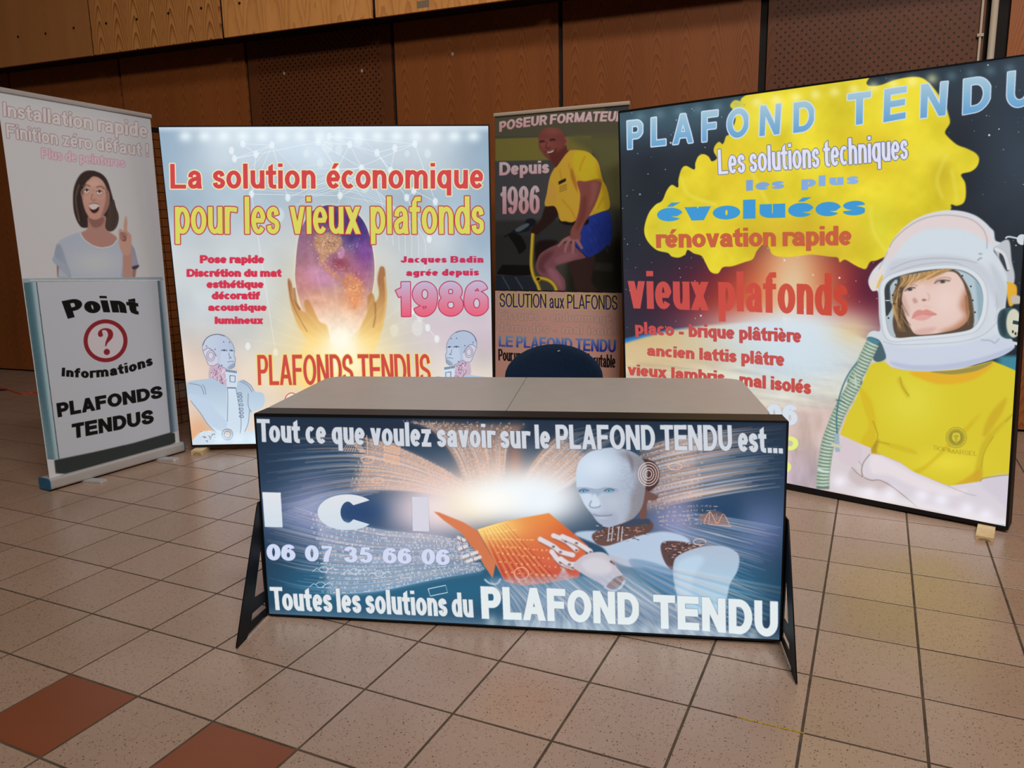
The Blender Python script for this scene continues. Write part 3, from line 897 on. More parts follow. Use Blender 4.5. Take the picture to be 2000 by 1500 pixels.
    c.poly([(616, 458), (634, 455), (655, 458), (668, 468), (664, 486), (652, 494), (640, 500), (632, 512), (622, 495), (613, 478)], (198, 148, 106), .75, 4)
    c.poly([(625, 498), (636, 515), (660, 538), (678, 548), (674, 556), (650, 540), (630, 520)], (204, 136, 100), .6, 3)
    c.poly([(675, 535), (696, 540), (708, 556), (706, 580), (694, 604), (684, 590), (674, 562)], (222, 140, 90), .65, 5)
    c.ell(666, 494, 7, 12, (196, 140, 180), .8, 1.5, 10)
    for (mx, my, sx, sy, n_, cl) in ((641, 472, 14, 11, 150, (250, 216, 150)), (630, 500, 7, 12, 50, (246, 200, 140)), (655, 530, 12, 9, 50, (240, 170, 120)), (688, 565, 12, 20, 170, (246, 176, 112)), (694, 560, 10, 16, 60, (255, 214, 150)), (642, 470, 13, 10, 60, (120, 70, 60)), (690, 480, 10, 8, 14, (170, 170, 220))):
        for k in range(n_):
            x, y = rng.normal(mx, sx), rng.normal(my, sy); a_ = rng.uniform(0, 3.1)
            c.stroke([(x, y), (x + 3 * math.cos(a_), y + 3 * math.sin(a_))], rng.uniform(.7, 1.6), cl, rng.uniform(.3, .8), .3, smooth=False)
    c.noise(22, .08, 9, 5, tint=(1, .85, .8))
    c.clipto()
    # hands
    for P, c1, c2 in (([(562, 545), (569, 552), (574, 580), (584, 600), (596, 610), (594, 590), (602, 586), (612, 604), (624, 628), (640, 640), (646, 700), (626, 695), (604, 668), (584, 640), (572, 610), (565, 580)], (170, 104, 62), (252, 212, 120)),
                      ([(745, 520), (751, 524), (753, 545), (755, 585), (750, 625), (742, 655), (728, 690), (700, 712), (690, 690), (704, 640), (716, 610), (718, 580), (726, 572), (731, 580), (733, 590), (740, 575), (737, 545), (741, 524)], (164, 106, 62), (252, 212, 120))):
        c.poly(P, vgrad(c1, c2, 555, 665), .92, 1.6)
    c.stroke([(563, 550), (568, 580), (580, 612), (600, 648)], 1.5, (120, 66, 34), .5, 1)
    c.stroke([(574, 562), (578, 590), (586, 605)], 5, (150, 86, 44), .6, 1)
    c.stroke([(732, 590), (733, 615), (729, 640)], 3, (130, 80, 30), .5, 1.5)
    c.stroke([(751, 540), (753, 590), (742, 650)], 3, (236, 190, 110), .6, 1)
    c.poly([(600, 660), (630, 700), (680, 705), (720, 690), (736, 760), (590, 760)], (255, 214, 120), .75, 12)
    c.soft(668, 672, 26, 26, (255, 255, 250), .95)
    c.soft(668, 705, 60, 46, (255, 252, 225), .9)
    for k in range(16):
        a_ = math.pi * (.05 + .9 * k / 15)
        c.stroke([(668, 690), (668 - 190 * math.cos(a_), 690 - 170 * math.sin(a_))], [9, 1], (255, 246, 215), .09, 2, smooth=False)
    # robots
    def robot(f):
        ln = (120, 128, 152)
        H = [(400, 600), (398, 560), (415, 520), (450, 488), (500, 472), (560, 475), (610, 505), (645, 555), (658, 600), (655, 640), (666, 668), (662, 705), (655, 735), (610, 755), (560, 735), (520, 712), (490, 725), (450, 720), (430, 680), (408, 625)]
        c.poly(f([(470, 700), (520, 700), (590, 750), (610, 900), (540, 870), (450, 825)]), (196, 170, 192), .9, .6)
        for k in range(60):
            x, y = rng.uniform(480, 590), rng.uniform(720, 880)
            c.stroke(f([(x, y), (x + rng.uniform(-22, 22), y + rng.uniform(-8, 34))]), 1.1, [(96, 62, 92), (236, 220, 236), (150, 100, 130)][k % 3], .8, smooth=False)
        B = [(270, 870), (300, 850), (420, 835), (480, 830), (590, 885), (690, 850), (745, 842), (800, 900), (830, 935), (890, 950), (905, 1010), (880, 1070), (800, 1110), (780, 1200), (740, 1270), (700, 1310), (610, 1240), (540, 1300), (440, 1200), (380, 1110), (300, 1010), (270, 940)]
        c.poly(f(B), vgrad((176, 196, 216), (214, 232, 246), 750, 850))
        c.poly(f([(280, 960), (420, 990), (520, 1100), (600, 1190), (560, 1260), (440, 1190), (360, 1080)]), (190, 208, 228), .9, 2)
        c.poly(f([(600, 905), (668, 905), (712, 1180), (700, 1310), (620, 1245), (602, 1080)]), (206, 222, 236), 1, .8)
        for L_ in ([(290, 870), (380, 890), (410, 960)], [(395, 880), (415, 905), (425, 960)], [(600, 905), (604, 1000), (600, 1180)], [(668, 905), (700, 1080), (712, 1200), (700, 1310)],
                   [(700, 850), (770, 890), (800, 940)], [(720, 845), (785, 880), (815, 930)], [(770, 950), (770, 1050), (795, 1105)], [(300, 1010), (380, 1110), (440, 1200), (540, 1300)], [(780, 1080), (770, 1190), (740, 1265)]):
            c.stroke(f(L_), 1.5, ln, .75)
        for x, y in ((700, 950), (705, 975), (705, 1005), (712, 1040), (712, 1075), (714, 1105), (715, 1135)):
            c.stroke(f([(x - 18, y), (x + 10, y - 4), (x + 14, y + 12), (x - 8, y + 10)]), 1.4, (90, 104, 128), .8, closed=True)
        c.poly(f(H), hgrad((196, 206, 224), (176, 190, 214), 395, 460))
        c.clipto(f(H))
        c.poly(f([(400, 600), (440, 580), (480, 600), (510, 640), (515, 700), (470, 730), (430, 690)]), (214, 206, 220), .9, 1)
        c.poly(f([(560, 600), (600, 610), (650, 600), (650, 760), (590, 750), (540, 700)]), (200, 212, 230), .6, 3)
        c.poly(f([(610, 730), (670, 700), (670, 760), (610, 770)]), (130, 144, 172), .7, 2)
        c.clipto()
        c.stroke(f(H), 1.2, ln, .8, closed=True)
        c.stroke(f([(402, 560), (420, 516), (460, 482), (520, 470), (580, 485)]), 1.6, (84, 92, 118), .8)
        c.stroke(f([(405, 605), (440, 582), (480, 602), (512, 650)]), 1.6, ln, .9)
        for r_ in (34, 22): c.stroke(f([(465 + r_ * math.cos(t), 645 + 1.3 * r_ * math.sin(t)) for t in np.linspace(0, 6.2, 12)]), 1.3, ln, .8, closed=True)
        c.stroke(f([(548, 603), (575, 596), (598, 606)]), 1.8, (84, 96, 124), .9); c.stroke(f([(615, 603), (636, 598), (648, 608)]), 1.8, (84, 96, 124), .9)
        c.ell(*f([(573, 603)])[0], 1.6, 1.3, (60, 74, 104)); c.ell(*f([(633, 604)])[0], 1.4, 1.2, (60, 74, 104))
        c.stroke(f([(612, 620), (618, 650), (632, 662), (612, 664)]), 1.3, (96, 106, 134), .8)
        c.stroke(f([(600, 697), (630, 690), (655, 692)]), 1.3, (104, 114, 140), .8)
        for x, y in ((570, 532), (618, 535), (430, 566), (500, 592), (555, 722)): c.ell(*f([(x, y)])[0], 1.2, 1.2, (84, 92, 118))
        c.poly(f([(582, 770), (600, 752), (680, 768), (684, 800), (680, 880), (665, 905), (602, 900), (590, 840)]), (206, 220, 234), 1, .5)
        for k in range(7): c.stroke(f([(592 + 13 * k, 755 + 2 * k), (592 + 13 * k, 775 + 2 * k)]), 2.2, (70, 80, 104), .8, smooth=False)
        c.stroke(f([(620, 805), (664, 810), (662, 860), (622, 856)]), 1.6, (84, 96, 122), .9, closed=True, smooth=False)
        c.stroke(f([(602, 905), (668, 907)]), 2, (70, 80, 104), .9, smooth=False)
    F1 = lambda P: g(300, 540, 4.168, P)
    robot(F1)
    # left robot's folded arm
    c.poly(F1([(310, 1340), (380, 1270), (470, 1255), (620, 1290), (830, 1255), (830, 1365), (320, 1375)]), (206, 222, 238), .95, 2)
    for k in range(34):
        x, y = rng.uniform(380, 500), rng.uniform(1260, 1350)
        c.stroke(F1([(x, y), (x + rng.uniform(-20, 24), y + rng.uniform(-14, 18))]), 1.4, [(70, 88, 116), (232, 240, 248)][k % 2], .8, smooth=False)
    for r_ in (44, 28): c.stroke(F1([(600 + r_ * math.cos(t), 1285 + r_ * math.sin(t)) for t in np.linspace(0, 6.2, 12)]), 1.8, (96, 116, 146), .8, closed=True)
    F2 = lambda P: [(901 - (x - 427) * .95, y - 7) for x, y in F1(P)]
    robot(F2)
    # glow spots of the box lamps, painted into the print
    for k in range(16):
        x = 362 + k * 37.5
        c.soft(x, 266, 13, 11, (240, 252, 255), .75)
    for k in range(16): c.soft(430 + 34 * k, 858, 16, 14, (226, 244, 255), .8)
    c.field((235, 245, 252), lambda X, Y: .5 * (1 - sm(Y, 248, 262)))
    # lettering
    RED = (206, 66, 72)
    c.text('La solution économique', [(333, 368.5), (943, 368.5)], [(332, 320), (943, 318)], RED, S=.20, Hh=.155, sp=.155, space=.42, out=(238, 236, 178), ow=1.9)
    c.text('pour les vieux plafonds', [(342, 457), (945, 457)], [(341, 384), (944, 383)], (214, 210, 92), S=.2, Hh=.125, sp=.115, space=.42, out=(178, 44, 62), ow=1.7)
    for t, x0, x1, y0, y1 in (('Pose rapide', 391, 515, 499, 513.5), ('Discrétion du mat', 365, 549, 526, 540), ('esthétique', 404, 514, 548, 562), ('décoratif', 414, 507, 570, 584), ('acoustique', 407, 520, 594, 606.5), ('lumineux', 420, 513, 619, 632)):
        c.text(t, [(x0, y1), (x1, y1)], [(x0, y0), (x1, y0)], (206, 50, 76), S=.24, Hh=.17, sp=.12, out=(206, 50, 76), ow=.8)
    c.text('Jacques Badin', [(782, 513), (944, 513)], [(782, 500.5), (944, 500)], (196, 44, 84), S=.32, Hh=.2, sp=.14, space=.4)
    c.text('agrée depuis', [(793, 539), (935, 538)], [(793, 526), (935, 525)], (196, 44, 84), S=.32, Hh=.2, sp=.14, space=.4)
    c.text('1986', [(769, 618), (953, 616)], [(768, 551), (952, 549)], vgrad((192, 178, 206), (230, 92, 116), 552, 618), S=.25, Hh=.2, sp=.12, out=(184, 36, 84), ow=1.6)
    c.text('PLAFONDS TENDUS', [(504, 752), (842, 752)], [(502, 693), (839, 691)], (206, 74, 68), S=.22, Hh=.12, sp=.1, space=.34, out=(238, 220, 120), ow=1.8)
    c.text('06 07 35 66 06', [(557, 806), (900, 806)], [(556, 768), (900, 768)], (240, 226, 206), S=.22, Hh=.16, sp=.12, out=(204, 60, 70), ow=1.5)
    return c


# ---------------------------------------------------------------- lightbox with the astronaut
def art_space():
    u, v = basis(-.2701, -.0587, .0039)
    c = Canvas((1.6762, 2.9273, .03), u, v, 2.23, 2.2, 590, (33, 40, 50))
    c.field((66, 96, 112), lambda X, Y: .8 * np.exp(-((Y - (240 - (X - 1210) * .13)) / 50) ** 2) * (1 - .6 * sm(X, 1300, 1700)))
    c.field((52, 66, 80), lambda X, Y: .8 * sm(X, 1850, 1990) * (1 - sm(Y, 300, 500)))
    c.noise(160, .03, 5, 3)
    # sunset glow over the horizon
    c.soft(1500, 600, 250, 120, (66, 24, 56), .95, 3)
    c.soft(1545, 600, 195, 120, (150, 38, 44), .95, 3)
    c.soft(1500, 610, 120, 70, (196, 70, 40), .9, 2.6)
    c.soft(1640, 590, 70, 80, (150, 40, 50), .9, 2.6)
    c.soft(1545, 570, 92, 130, (222, 132, 70), .95, 2.2)
    c.soft(1548, 580, 50, 130, (226, 198, 160), .95)
    c.soft(1700, 560, 40, 60, (80, 24, 52), .8)
    c.noise(120, .05, 61, 3, tint=(1, .5, .4), region=lambda X, Y: np.exp(-((X - 1540) / 160) ** 2 - ((Y - 580) / 90) ** 2))
    for k in range(420):
        x, y = rng.uniform(1215, 2030), rng.uniform(120, 640)
        r_ = rng.uniform(.35, 1.1) if k % 9 else rng.uniform(1.2, 2.0)
        c.ell(x, y, r_, r_, (226, 236, 240), rng.uniform(.3, .95))
    # planet
    hz = [(1200, 666), (1217, 662), (1260, 652), (1310, 643), (1380, 634), (1460, 628), (1560, 628), (1640, 640), (1700, 664), (1760, 690), (1990, 730)]
    c.clipto(hz + [(2040, 1080), (1200, 1080)], smooth=False, b=3)
    c.field((30, 116, 190), lambda X, Y: .95 * (1 - sm(X, 1290, 1400)))
    c.clipto([(x, y + 2 + max(0, 1320 - x) * .07) for x, y in hz] + [(2040, 1080), (1200, 1080)], smooth=False, b=4)
    c.field((206, 176, 120), lambda X, Y: 1.0 + 0 * X)
    c.field((214, 190, 150), lambda X, Y: .8 * sm(Y, 640, 700))
    c.field((200, 216, 228), lambda X, Y: .95 * np.exp(-((X - 1560) / 150) ** 2) * (1 - sm(Y, 720, 840)))
    c.field((210, 204, 190), lambda X, Y: .9 * sm(Y, 700, 760))
    c.field((206, 178, 172), lambda X, Y: .85 * sm(Y, 775, 810))
    c.field((188, 172, 192), lambda X, Y: .7 * sm(Y, 840, 930) * (1 - sm(X, 1580, 1640)))
    c.noise(60, .16, 21, 5, 2.2, .35, (1, 1, .8), lambda X, Y: sm(Y, 690, 720) * (1 - sm(Y, 780, 830)) * .9)
    c.noise(70, .14, 22, 4, .6, 1.8, (.9, .8, 1.0), lambda X, Y: sm(Y, 790, 830))
    c.clipto()
    c.soft(1550, 632, 130, 30, (214, 214, 216), .9)
    c.soft(1540, 650, 150, 34, (210, 224, 236), .85)
    c.soft(1660, 650, 40, 30, (226, 190, 120), .7)
    for k in range(14):
        a_ = .15 + k * .11; c.stroke([(1530, 620), (1530 + 330 * math.cos(a_), 620 + 260 * math.sin(a_))], [3, 14], (236, 236, 232), .10, 3, smooth=False)
    c.soft(1560, 700, 110, 60, (206, 222, 232), .8)
    c.field((60, 130, 150), lambda X, Y: sm(X, 1935, 1960) * sm(Y, 690, 700))
    # yellow cloud of smoke
    BL = [(1453, 188), (1455, 206), (1446, 198), (1434, 196), (1426, 206), (1432, 216), (1436, 236), (1424, 262), (1418, 266), (1412, 281), (1404, 277), (1396, 285), (1394, 296), (1400, 309), (1390, 315), (1384, 306), (1374, 301), (1364, 305), (1358, 318), (1356, 331), (1340, 324), (1331, 330), (1325, 350), (1324, 366), (1312, 361), (1302, 372), (1293, 392), (1280, 400), (1266, 418), (1258, 448), (1264, 470), (1282, 488), (1304, 494), (1312, 501), (1326, 503), (1338, 497), (1343, 488), (1355, 495), (1370, 500), (1378, 514), (1388, 531), (1402, 534), (1412, 522), (1430, 520), (1454, 512), (1470, 506), (1478, 490), (1490, 477), (1501, 482), (1509, 497), (1530, 502), (1560, 500), (1585, 497), (1620, 501), (1636, 503), (1640, 512), (1650, 507), (1668, 517), (1680, 523), (1691, 525), (1700, 511), (1718, 506), (1790, 470), (1852, 415), (1857, 400), (1868, 402), (1881, 397), (1886, 383), (1885, 358), (1877, 341), (1896, 335), (1908, 325), (1912, 310), (1905, 299), (1888, 290), (1868, 282), (1849, 265), (1846, 256), (1855, 240), (1852, 223), (1846, 206), (1828, 178), (1811, 159), (1796, 151), (1773, 151), (1748, 156), (1720, 166), (1702, 168), (1692, 163), (1689, 140), (1560, 140)]
    c.poly(BL, (226, 208, 46), 1, .4)
    c.clipto(BL)
    c.noise(90, .11, 31, 4, tint=(1, 1, .6))
    for x, y, rx, ry, col, a in ((1440, 330, 70, 60, (214, 178, 34), .5), (1560, 440, 150, 40, (206, 172, 40), .55), (1840, 340, 22, 36, (190, 162, 34), .5), (1700, 300, 60, 50, (216, 182, 34), .6), (1560, 470, 120, 26, (200, 160, 44), .6),
                                 (1300, 460, 24, 40, (206, 200, 70), .6), (1500, 230, 60, 30, (244, 236, 90), .6), (1750, 200, 70, 30, (240, 226, 60), .5), (1720, 440, 30, 50, (220, 222, 60), .5), (1620, 500, 50, 16, (200, 170, 40), .6), (1380, 420, 60, 30, (224, 196, 40), .4), (1820, 300, 40, 16, (232, 220, 70), .5)):
        c.soft(x, y, rx, ry, col, a)
    for L_ in ([(1330, 345), (1345, 380), (1400, 400)], [(1850, 300), (1830, 350), (1842, 390)], [(1700, 400), (1705, 450), (1730, 490)], [(1440, 300), (1470, 340), (1500, 400)], [(1858, 330), (1866, 370), (1868, 396)]):
        c.stroke(L_, 7, (236, 226, 96), .4, 3)
    c.clipto()
    # painted hot spots standing in for lamps behind the top edge
    for k in range(20): c.soft(1250 + 38 * k, 228 - 4.75 * k - (k > 8) * .4 * (k - 8), 11, 10, (255, 252, 190) if 5 < k < 16 else (120, 160, 172), .5 if 5 < k < 16 else .35)
    # lettering
    for ch, x0, x1, xt0, xt1, b0, b1, t0, t1 in (('P', 1226, 1254, 1225, 1255, 291, 288, 237, 234), ('L', 1272, 1300, 1272, 1300, 286, 283, 231, 227), ('A', 1314, 1353, 1315, 1351, 282, 278, 225, 221), ('F', 1371, 1400, 1371, 1402, 277, 274, 219, 215),
                                                 ('O', 1420, 1461, 1420, 1462, 272, 266, 214, 209), ('N', 1483, 1522, 1485, 1526, 266, 262, 207, 202), ('D', 1549, 1589, 1550, 1590, 260, 254, 201, 195), ('T', 1655, 1699, 1655, 1701, 246, 240, 184, 178),
                                                 ('E', 1725, 1768, 1727, 1771, 239, 231, 175, 168), ('N', 1797, 1846, 1799, 1851, 231, 225, 165, 159), ('D', 1880, 1932, 1882, 1935, 224, 214, 155, 147), ('U', 1965, 2016, 1968, 2022, 213, 205, 141, 133)):
        c.text(ch, [(x0, b0), (x1, b1)], [(xt0, t0), (xt1, t1)], vgrad((164, 196, 212), (102, 160, 204), (t0 + t1) / 2, (b0 + b1) / 2), S=.22, Hh=.18, out=(206, 220, 242), ow=2.0)
    c.text('Les solutions techniques', [(1403, 341), (1590, 328), (1773, 311)], [(1401, 292), (1590, 276), (1772, 259)], (222, 222, 240), S=.24, Hh=.12, sp=.08, space=.3, out=(74, 92, 150), ow=1.2)
    c.text('les plus', [(1457, 373), (1676, 359)], [(1457, 352), (1676, 338)], hgrad((122, 160, 214), (140, 176, 226), 1457, 1676), S=.32, Hh=.2, sp=.24, space=.8)
    c.text('évoluées', [(1283, 433), (1689, 420)], [(1283, 397), (1689, 381)], (60, 150, 210), S=.33, Hh=.2, sp=.14)
    c.text('rénovation rapide', [(1282, 484), (1662, 478.5)], [(1281, 449), (1662, 441)], (196, 94, 62), S=.22, Hh=.17, sp=.09, space=.34, out=(176, 84, 50), ow=.5)
    c.text('vieux plafonds', [(1227, 602), (1440, 608), (1655, 618)], [(1225, 529), (1440, 530), (1655, 534)], hgrad((206, 82, 78), (198, 66, 48), 1226, 1650), S=.27, Hh=.13, sp=.1, space=.4, a=.93)
    c.text('placo - brique plâtrière', [(1241, 652), (1564, 669)], [(1240, 628), (1564, 643)], (196, 76, 76), S=.23, Hh=.17, sp=.1, space=.4, out=(150, 60, 60), ow=.4)
    c.text('ancien lattis plâtre', [(1264, 694), (1531, 715)], [(1264, 674), (1531, 689)], (198, 80, 76), S=.23, Hh=.17, sp=.1, space=.4, out=(160, 66, 60), ow=.4)
    c.text('vieux lambris - mal isolés', [(1226, 732), (1400, 747), (1583, 770)], [(1226, 711), (1400, 724), (1583, 743)], (198, 76, 70), S=.23, Hh=.17, sp=.1, space=.4, out=(160, 66, 60), ow=.4)
    c.text('06', [(1497, 828), (1557, 831)], [(1497, 788), (1557, 791)], (212, 222, 232), S=.3, Hh=.2, sp=.06, out=(190, 190, 208), ow=.6)
    for x, y, r_ in ((1543, 866, 16), (1532, 912, 13)):
        c.ell(x, y, r_, r_ * .85, (226, 238, 124)); c.ell(x - 1, y, r_ * .42, r_ * .36, (204, 186, 180))
    # ---- astronaut
    h = lambda P: g(1580, 400, 4.412, P)
    t = lambda P: g(1560, 700, 3.948, P)
    # hose back tube
    shirt = [(560, 40), (650, 20), (720, 75), (820, 95), (1000, 100), (1250, 85), (1490, 18), (1600, 62), (1690, 102), (1690, 500), (1645, 640), (1636, 905), (1560, 905), (1420, 930), (1400, 945), (1280, 968), (1150, 980), (980, 912), (880, 872), (780, 800), (640, 742), (560, 735), (556, 692), (440, 645), (318, 588), (370, 440), (430, 330), (490, 190), (530, 90)]
    c.poly(t(shirt), (214, 196, 44), 1, .4, smooth=False)
    c.clipto(t(shirt), smooth=False)
    c.soft(*t([(860, 330)])[0], 60, 60, (222, 214, 66), .8)
    c.soft(*t([(1150, 800)])[0], 60, 22, (232, 216, 60), .8)
    for P, cl, a in (([(850, 110), (1000, 180), (1150, 200), (1350, 160), (1500, 40), (1250, 80), (1000, 95)], (226, 168, 40), .8), ([(470, 230), (560, 330), (600, 560), (560, 690), (480, 640), (540, 520), (500, 380)], (208, 176, 30), .6),
                     ([(780, 150), (850, 280), (830, 300), (760, 180)], (196, 168, 36), .5), ([(1400, 420), (1250, 560), (1000, 800), (880, 870), (940, 880), (1080, 760), (1300, 560)], (204, 176, 30), .7),
                     ([(1680, 400), (1500, 600), (1420, 740), (1410, 930), (1350, 940), (1380, 760), (1450, 600)], (192, 166, 34), .6), ([(1600, 300), (1480, 420), (1420, 560), (1440, 600), (1560, 430)], (190, 150, 30), .5), ([(560, 690), (620, 620), (600, 720), (640, 742), (560, 735)], (170, 136, 40), .8),
                     ([(1400, 850), (1280, 930), (1180, 985), (1320, 965), (1400, 940)], (206, 160, 40), .8), ([(600, 640), (720, 690), (900, 740), (880, 700), (700, 650)], (200, 172, 34), .5), ([(1090, 130), (1280, 110), (1440, 60), (1380, 95), (1250, 120)], (214, 160, 80), .6)):
        c.poly(t(P), cl, a, 3)
    for L_, w in (([(570, 480), (600, 560), (608, 600), (580, 690)], 1.8), ([(1500, 600), (1430, 720), (1405, 850)], 1.8), ([(780, 140), (800, 220), (850, 290)], 2), ([(1650, 430), (1590, 490)], 1.5), ([(600, 640), (700, 660)], 1.4)):
        c.stroke(t(L_), w, (150, 120, 20), .55, 1)
    c.clipto()
    c.poly(t([(1020, 100), (1200, 90), (1400, 50), (1500, 20), (1450, 60), (1350, 100), (1200, 122), (1080, 115)]), (150, 140, 70), .95, .6)
    # arms
    c.poly(t([(318, 590), (440, 645), (556, 692), (545, 740), (500, 800), (490, 910), (700, 960), (900, 1140), (700, 1110), (500, 1070), (236, 1022), (240, 860), (262, 720), (300, 640)]), (214, 204, 208), 1, .6, smooth=False)
    c.poly(t([(500, 780), (545, 742), (640, 748), (780, 806), (880, 872), (980, 915), (1150, 985), (1400, 950), (1420, 930), (1560, 903), (1634, 898), (1625, 1290), (1380, 1250), (900, 1140), (760, 1030), (600, 935), (510, 925), (486, 860)]), (216, 208, 216), 1, .6, smooth=False)
    c.poly(t([(560, 740), (700, 790), (900, 900), (1150, 1000), (1300, 1010), (1200, 1060), (900, 990), (700, 900), (560, 880)]), (232, 222, 226), .8, 5)
    c.poly(t([(1400, 950), (1630, 900), (1628, 1150), (1500, 1060)]), (204, 198, 212), .7, 5)
    c.poly(t([(330, 610), (470, 670), (480, 780), (400, 830), (300, 760)]), (214, 196, 204), .8, 4)
    c.poly(t([(420, 840), (500, 915), (700, 960), (620, 1010), (480, 990), (380, 920)]), (196, 176, 176), .6, 5)
    for L_, w, a in (([(548, 738), (500, 800), (484, 860), (492, 915)], 1.6, .8), ([(406, 838), (450, 885), (492, 915)], 1.4, .6), ([(500, 918), (560, 940), (625, 940), (720, 990), (860, 1100), (905, 1140)], 1.6, .7), ([(1400, 950), (1420, 925), (1560, 903), (1630, 898)], 1.4, .7), ([(1150, 984), (1290, 1040), (1370, 1058)], 1.3, .35), ([(460, 790), (490, 830)], 1.2, .4)):
        c.stroke(t(L_), w, (112, 96, 86), a, .6)
    c.poly(t([(1600, 1250), (1628, 1210), (1625, 1300), (1590, 1300)]), (240, 214, 170), .9, 2)
    # helmet
    HM = [(515, 690), (512, 640), (545, 570), (598, 510), (640, 470), (680, 380), (730, 290), (800, 210), (900, 130), (1000, 85), (1100, 58), (1200, 45), (1320, 55), (1430, 90), (1510, 145), (1560, 195), (1592, 230), (1605, 305), (1650, 330), (1590, 385), (1640, 470), (1690, 570), (1705, 640), (1705, 760), (1690, 900), (1690, 1050), (1740, 1150), (1766, 1190), (1760, 1240), (1640, 1310), (1400, 1385), (1200, 1422), (1000, 1433), (850, 1422), (720, 1395), (672, 1350), (650, 1260), (600, 1165), (545, 1155), (498, 1150), (520, 1100), (560, 1085), (612, 1080), (602, 950), (598, 830), (590, 745), (545, 742)]
    c.poly(h([(1590, 380), (1640, 330), (1700, 300), (1730, 330), (1745, 480), (1770, 600), (1760, 680), (1700, 660), (1680, 560), (1600, 400)]), (196, 200, 206), .95, .5)
    c.poly(h([(1650, 400), (1700, 460), (1720, 560), (1690, 560), (1640, 470)]), (40, 46, 56), .9, 1)
    c.stroke(h([(1600, 375), (1680, 430), (1720, 560)]), 6, (214, 216, 220), .95)
    c.stroke(h([(1690, 290), (1720, 275), (1800, 290)]), 3.5, (190, 200, 206), 1)
    c.ell(*h([(1835, 300)])[0], 10.5, 10.5, (206, 214, 220))
    c.poly(h([(1700, 680), (1780, 690), (1790, 780), (1760, 860), (1720, 860)]), (226, 170, 50), 1, .5)
    c.poly(h([(1740, 790), (1800, 780), (1835, 815), (1820, 850), (1750, 850)]), (190, 180, 170), 1, .5)
    c.poly(h(HM), (208, 214, 222), 1, .4)
    c.clipto(h(HM))
    c.noise(50, .02, 44, 3)
    c.poly(h([(640, 480), (700, 360), (800, 215), (960, 110), (1180, 70), (1400, 110), (1530, 210), (1590, 330), (1500, 300), (1380, 230), (1200, 200), (1000, 215), (850, 300), (720, 450)]), (224, 206, 204), .85, 3)
    c.poly(h([(870, 290), (1000, 225), (1180, 205), (1380, 240), (1520, 340), (1540, 420), (1400, 460), (1180, 430), (960, 450), (780, 500), (800, 400)]), (206, 216, 224), .95, 3)
    c.poly(h([(700, 500), (900, 450), (1150, 430), (1400, 470), (1560, 600), (1640, 800), (1640, 900), (1560, 760), (1480, 620), (1350, 540), (1150, 520), (900, 560), (700, 620), (630, 720)]), (194, 198, 208), .8, 4)
    c.poly(h([(650, 1210), (900, 1230), (1300, 1200), (1640, 1120), (1760, 1190), (1700, 1290), (1300, 1400), (900, 1425), (680, 1350)]), (198, 206, 224), .8, 3)
    c.poly(h([(700, 1350), (900, 1380), (1200, 1370), (1500, 1310), (1760, 1220), (1740, 1260), (1400, 1390), (1000, 1433), (760, 1400)]), (176, 184, 210), .7, 2)
    c.poly(h([(1560, 500), (1700, 700), (1690, 880), (1600, 880), (1620, 760)]), (186, 192, 200), .7, 4)
    c.poly(h([(515, 690), (560, 600), (640, 520), (630, 640), (590, 720), (545, 742)]), (224, 214, 206), .9, 1)
    c.poly(h([(580, 720), (600, 650), (635, 600), (630, 650), (610, 700)]), (226, 180, 60), .9, .6)
    c.clipto()
    for L_, w, a in (([(690, 370), (740, 290), (860, 185), (1000, 115), (1180, 88), (1380, 120), (1490, 200), (1530, 290), (1530, 380)], 1.8, .6), ([(700, 560), (860, 490), (1080, 460), (1300, 470), (1450, 500)], 1.4, .5), ([(640, 640), (800, 560), (1000, 510), (1250, 500), (1400, 560)], 1.4, .45),
                     ([(1460, 420), (1490, 425)], 2.5, .8), ([(1450, 480), (1475, 460), (1490, 460)], 2.5, .8), ([(1480, 1165), (1560, 1170), (1600, 1190), (1640, 1150)], 1.8, .6), ([(640, 1180), (760, 1205), (1000, 1200), (1300, 1180), (1500, 1120), (1620, 1010)], 1.5, .4), ([(680, 400), (640, 480), (600, 560)], 1.4, .5), ([(1610, 760), (1620, 900), (1600, 1000)], 1.3, .35)):
        c.stroke(h(L_), w, (128, 134, 146), a, .5)
    # visor opening with thick rim
    VO = [(655, 830), (652, 720), (690, 655), (780, 612), (950, 572), (1150, 552), (1290, 560), (1390, 600), (1460, 670), (1492, 760), (1495, 850), (1475, 960), (1425, 1045), (1350, 1085), (1150, 1115), (900, 1135), (760, 1145), (700, 1115), (668, 1020)]
    big = [(1075 + (x - 1075) * 1.12, 850 + (y - 850) * 1.13) for x, y in VO]
    c.poly(h(big), (190, 196, 206), 1, .8); c.poly(h([(1075 + (x - 1075) * 1.09, 850 + (y - 850) * 1.10) for x, y in VO]), (214, 220, 226), 1, .8)
    c.poly(h(VO), (62, 72, 78), 1, .4)
    c.clipto(h(VO))
    c.poly(h([(700, 700), (760, 650), (740, 850), (730, 1000), (745, 1140), (660, 1100), (655, 950), (690, 900), (700, 800)]), (176, 190, 196), 1, .6)
    c.poly(h([(655, 720), (690, 690), (690, 820), (720, 870), (670, 960), (655, 900)]), (50, 58, 64), 1, .6)
    c.poly(h([(1250, 560), (1380, 600), (1470, 700), (1500, 850), (1470, 980), (1415, 1050), (1400, 900), (1370, 750), (1320, 640)]), (176, 194, 204), 1, .8)
    c.poly(h([(1430, 640), (1490, 760), (1496, 880), (1460, 1000), (1450, 850), (1440, 740)]), (140, 168, 182), .9, 2)
    c.poly(h([(745, 700), (850, 620), (1000, 580), (1240, 560), (1330, 640), (1400, 800), (1415, 1040), (1300, 1090), (1100, 1120), (900, 1135), (760, 1140), (720, 1000), (760, 850)]), (88, 70, 56), 1, 1)
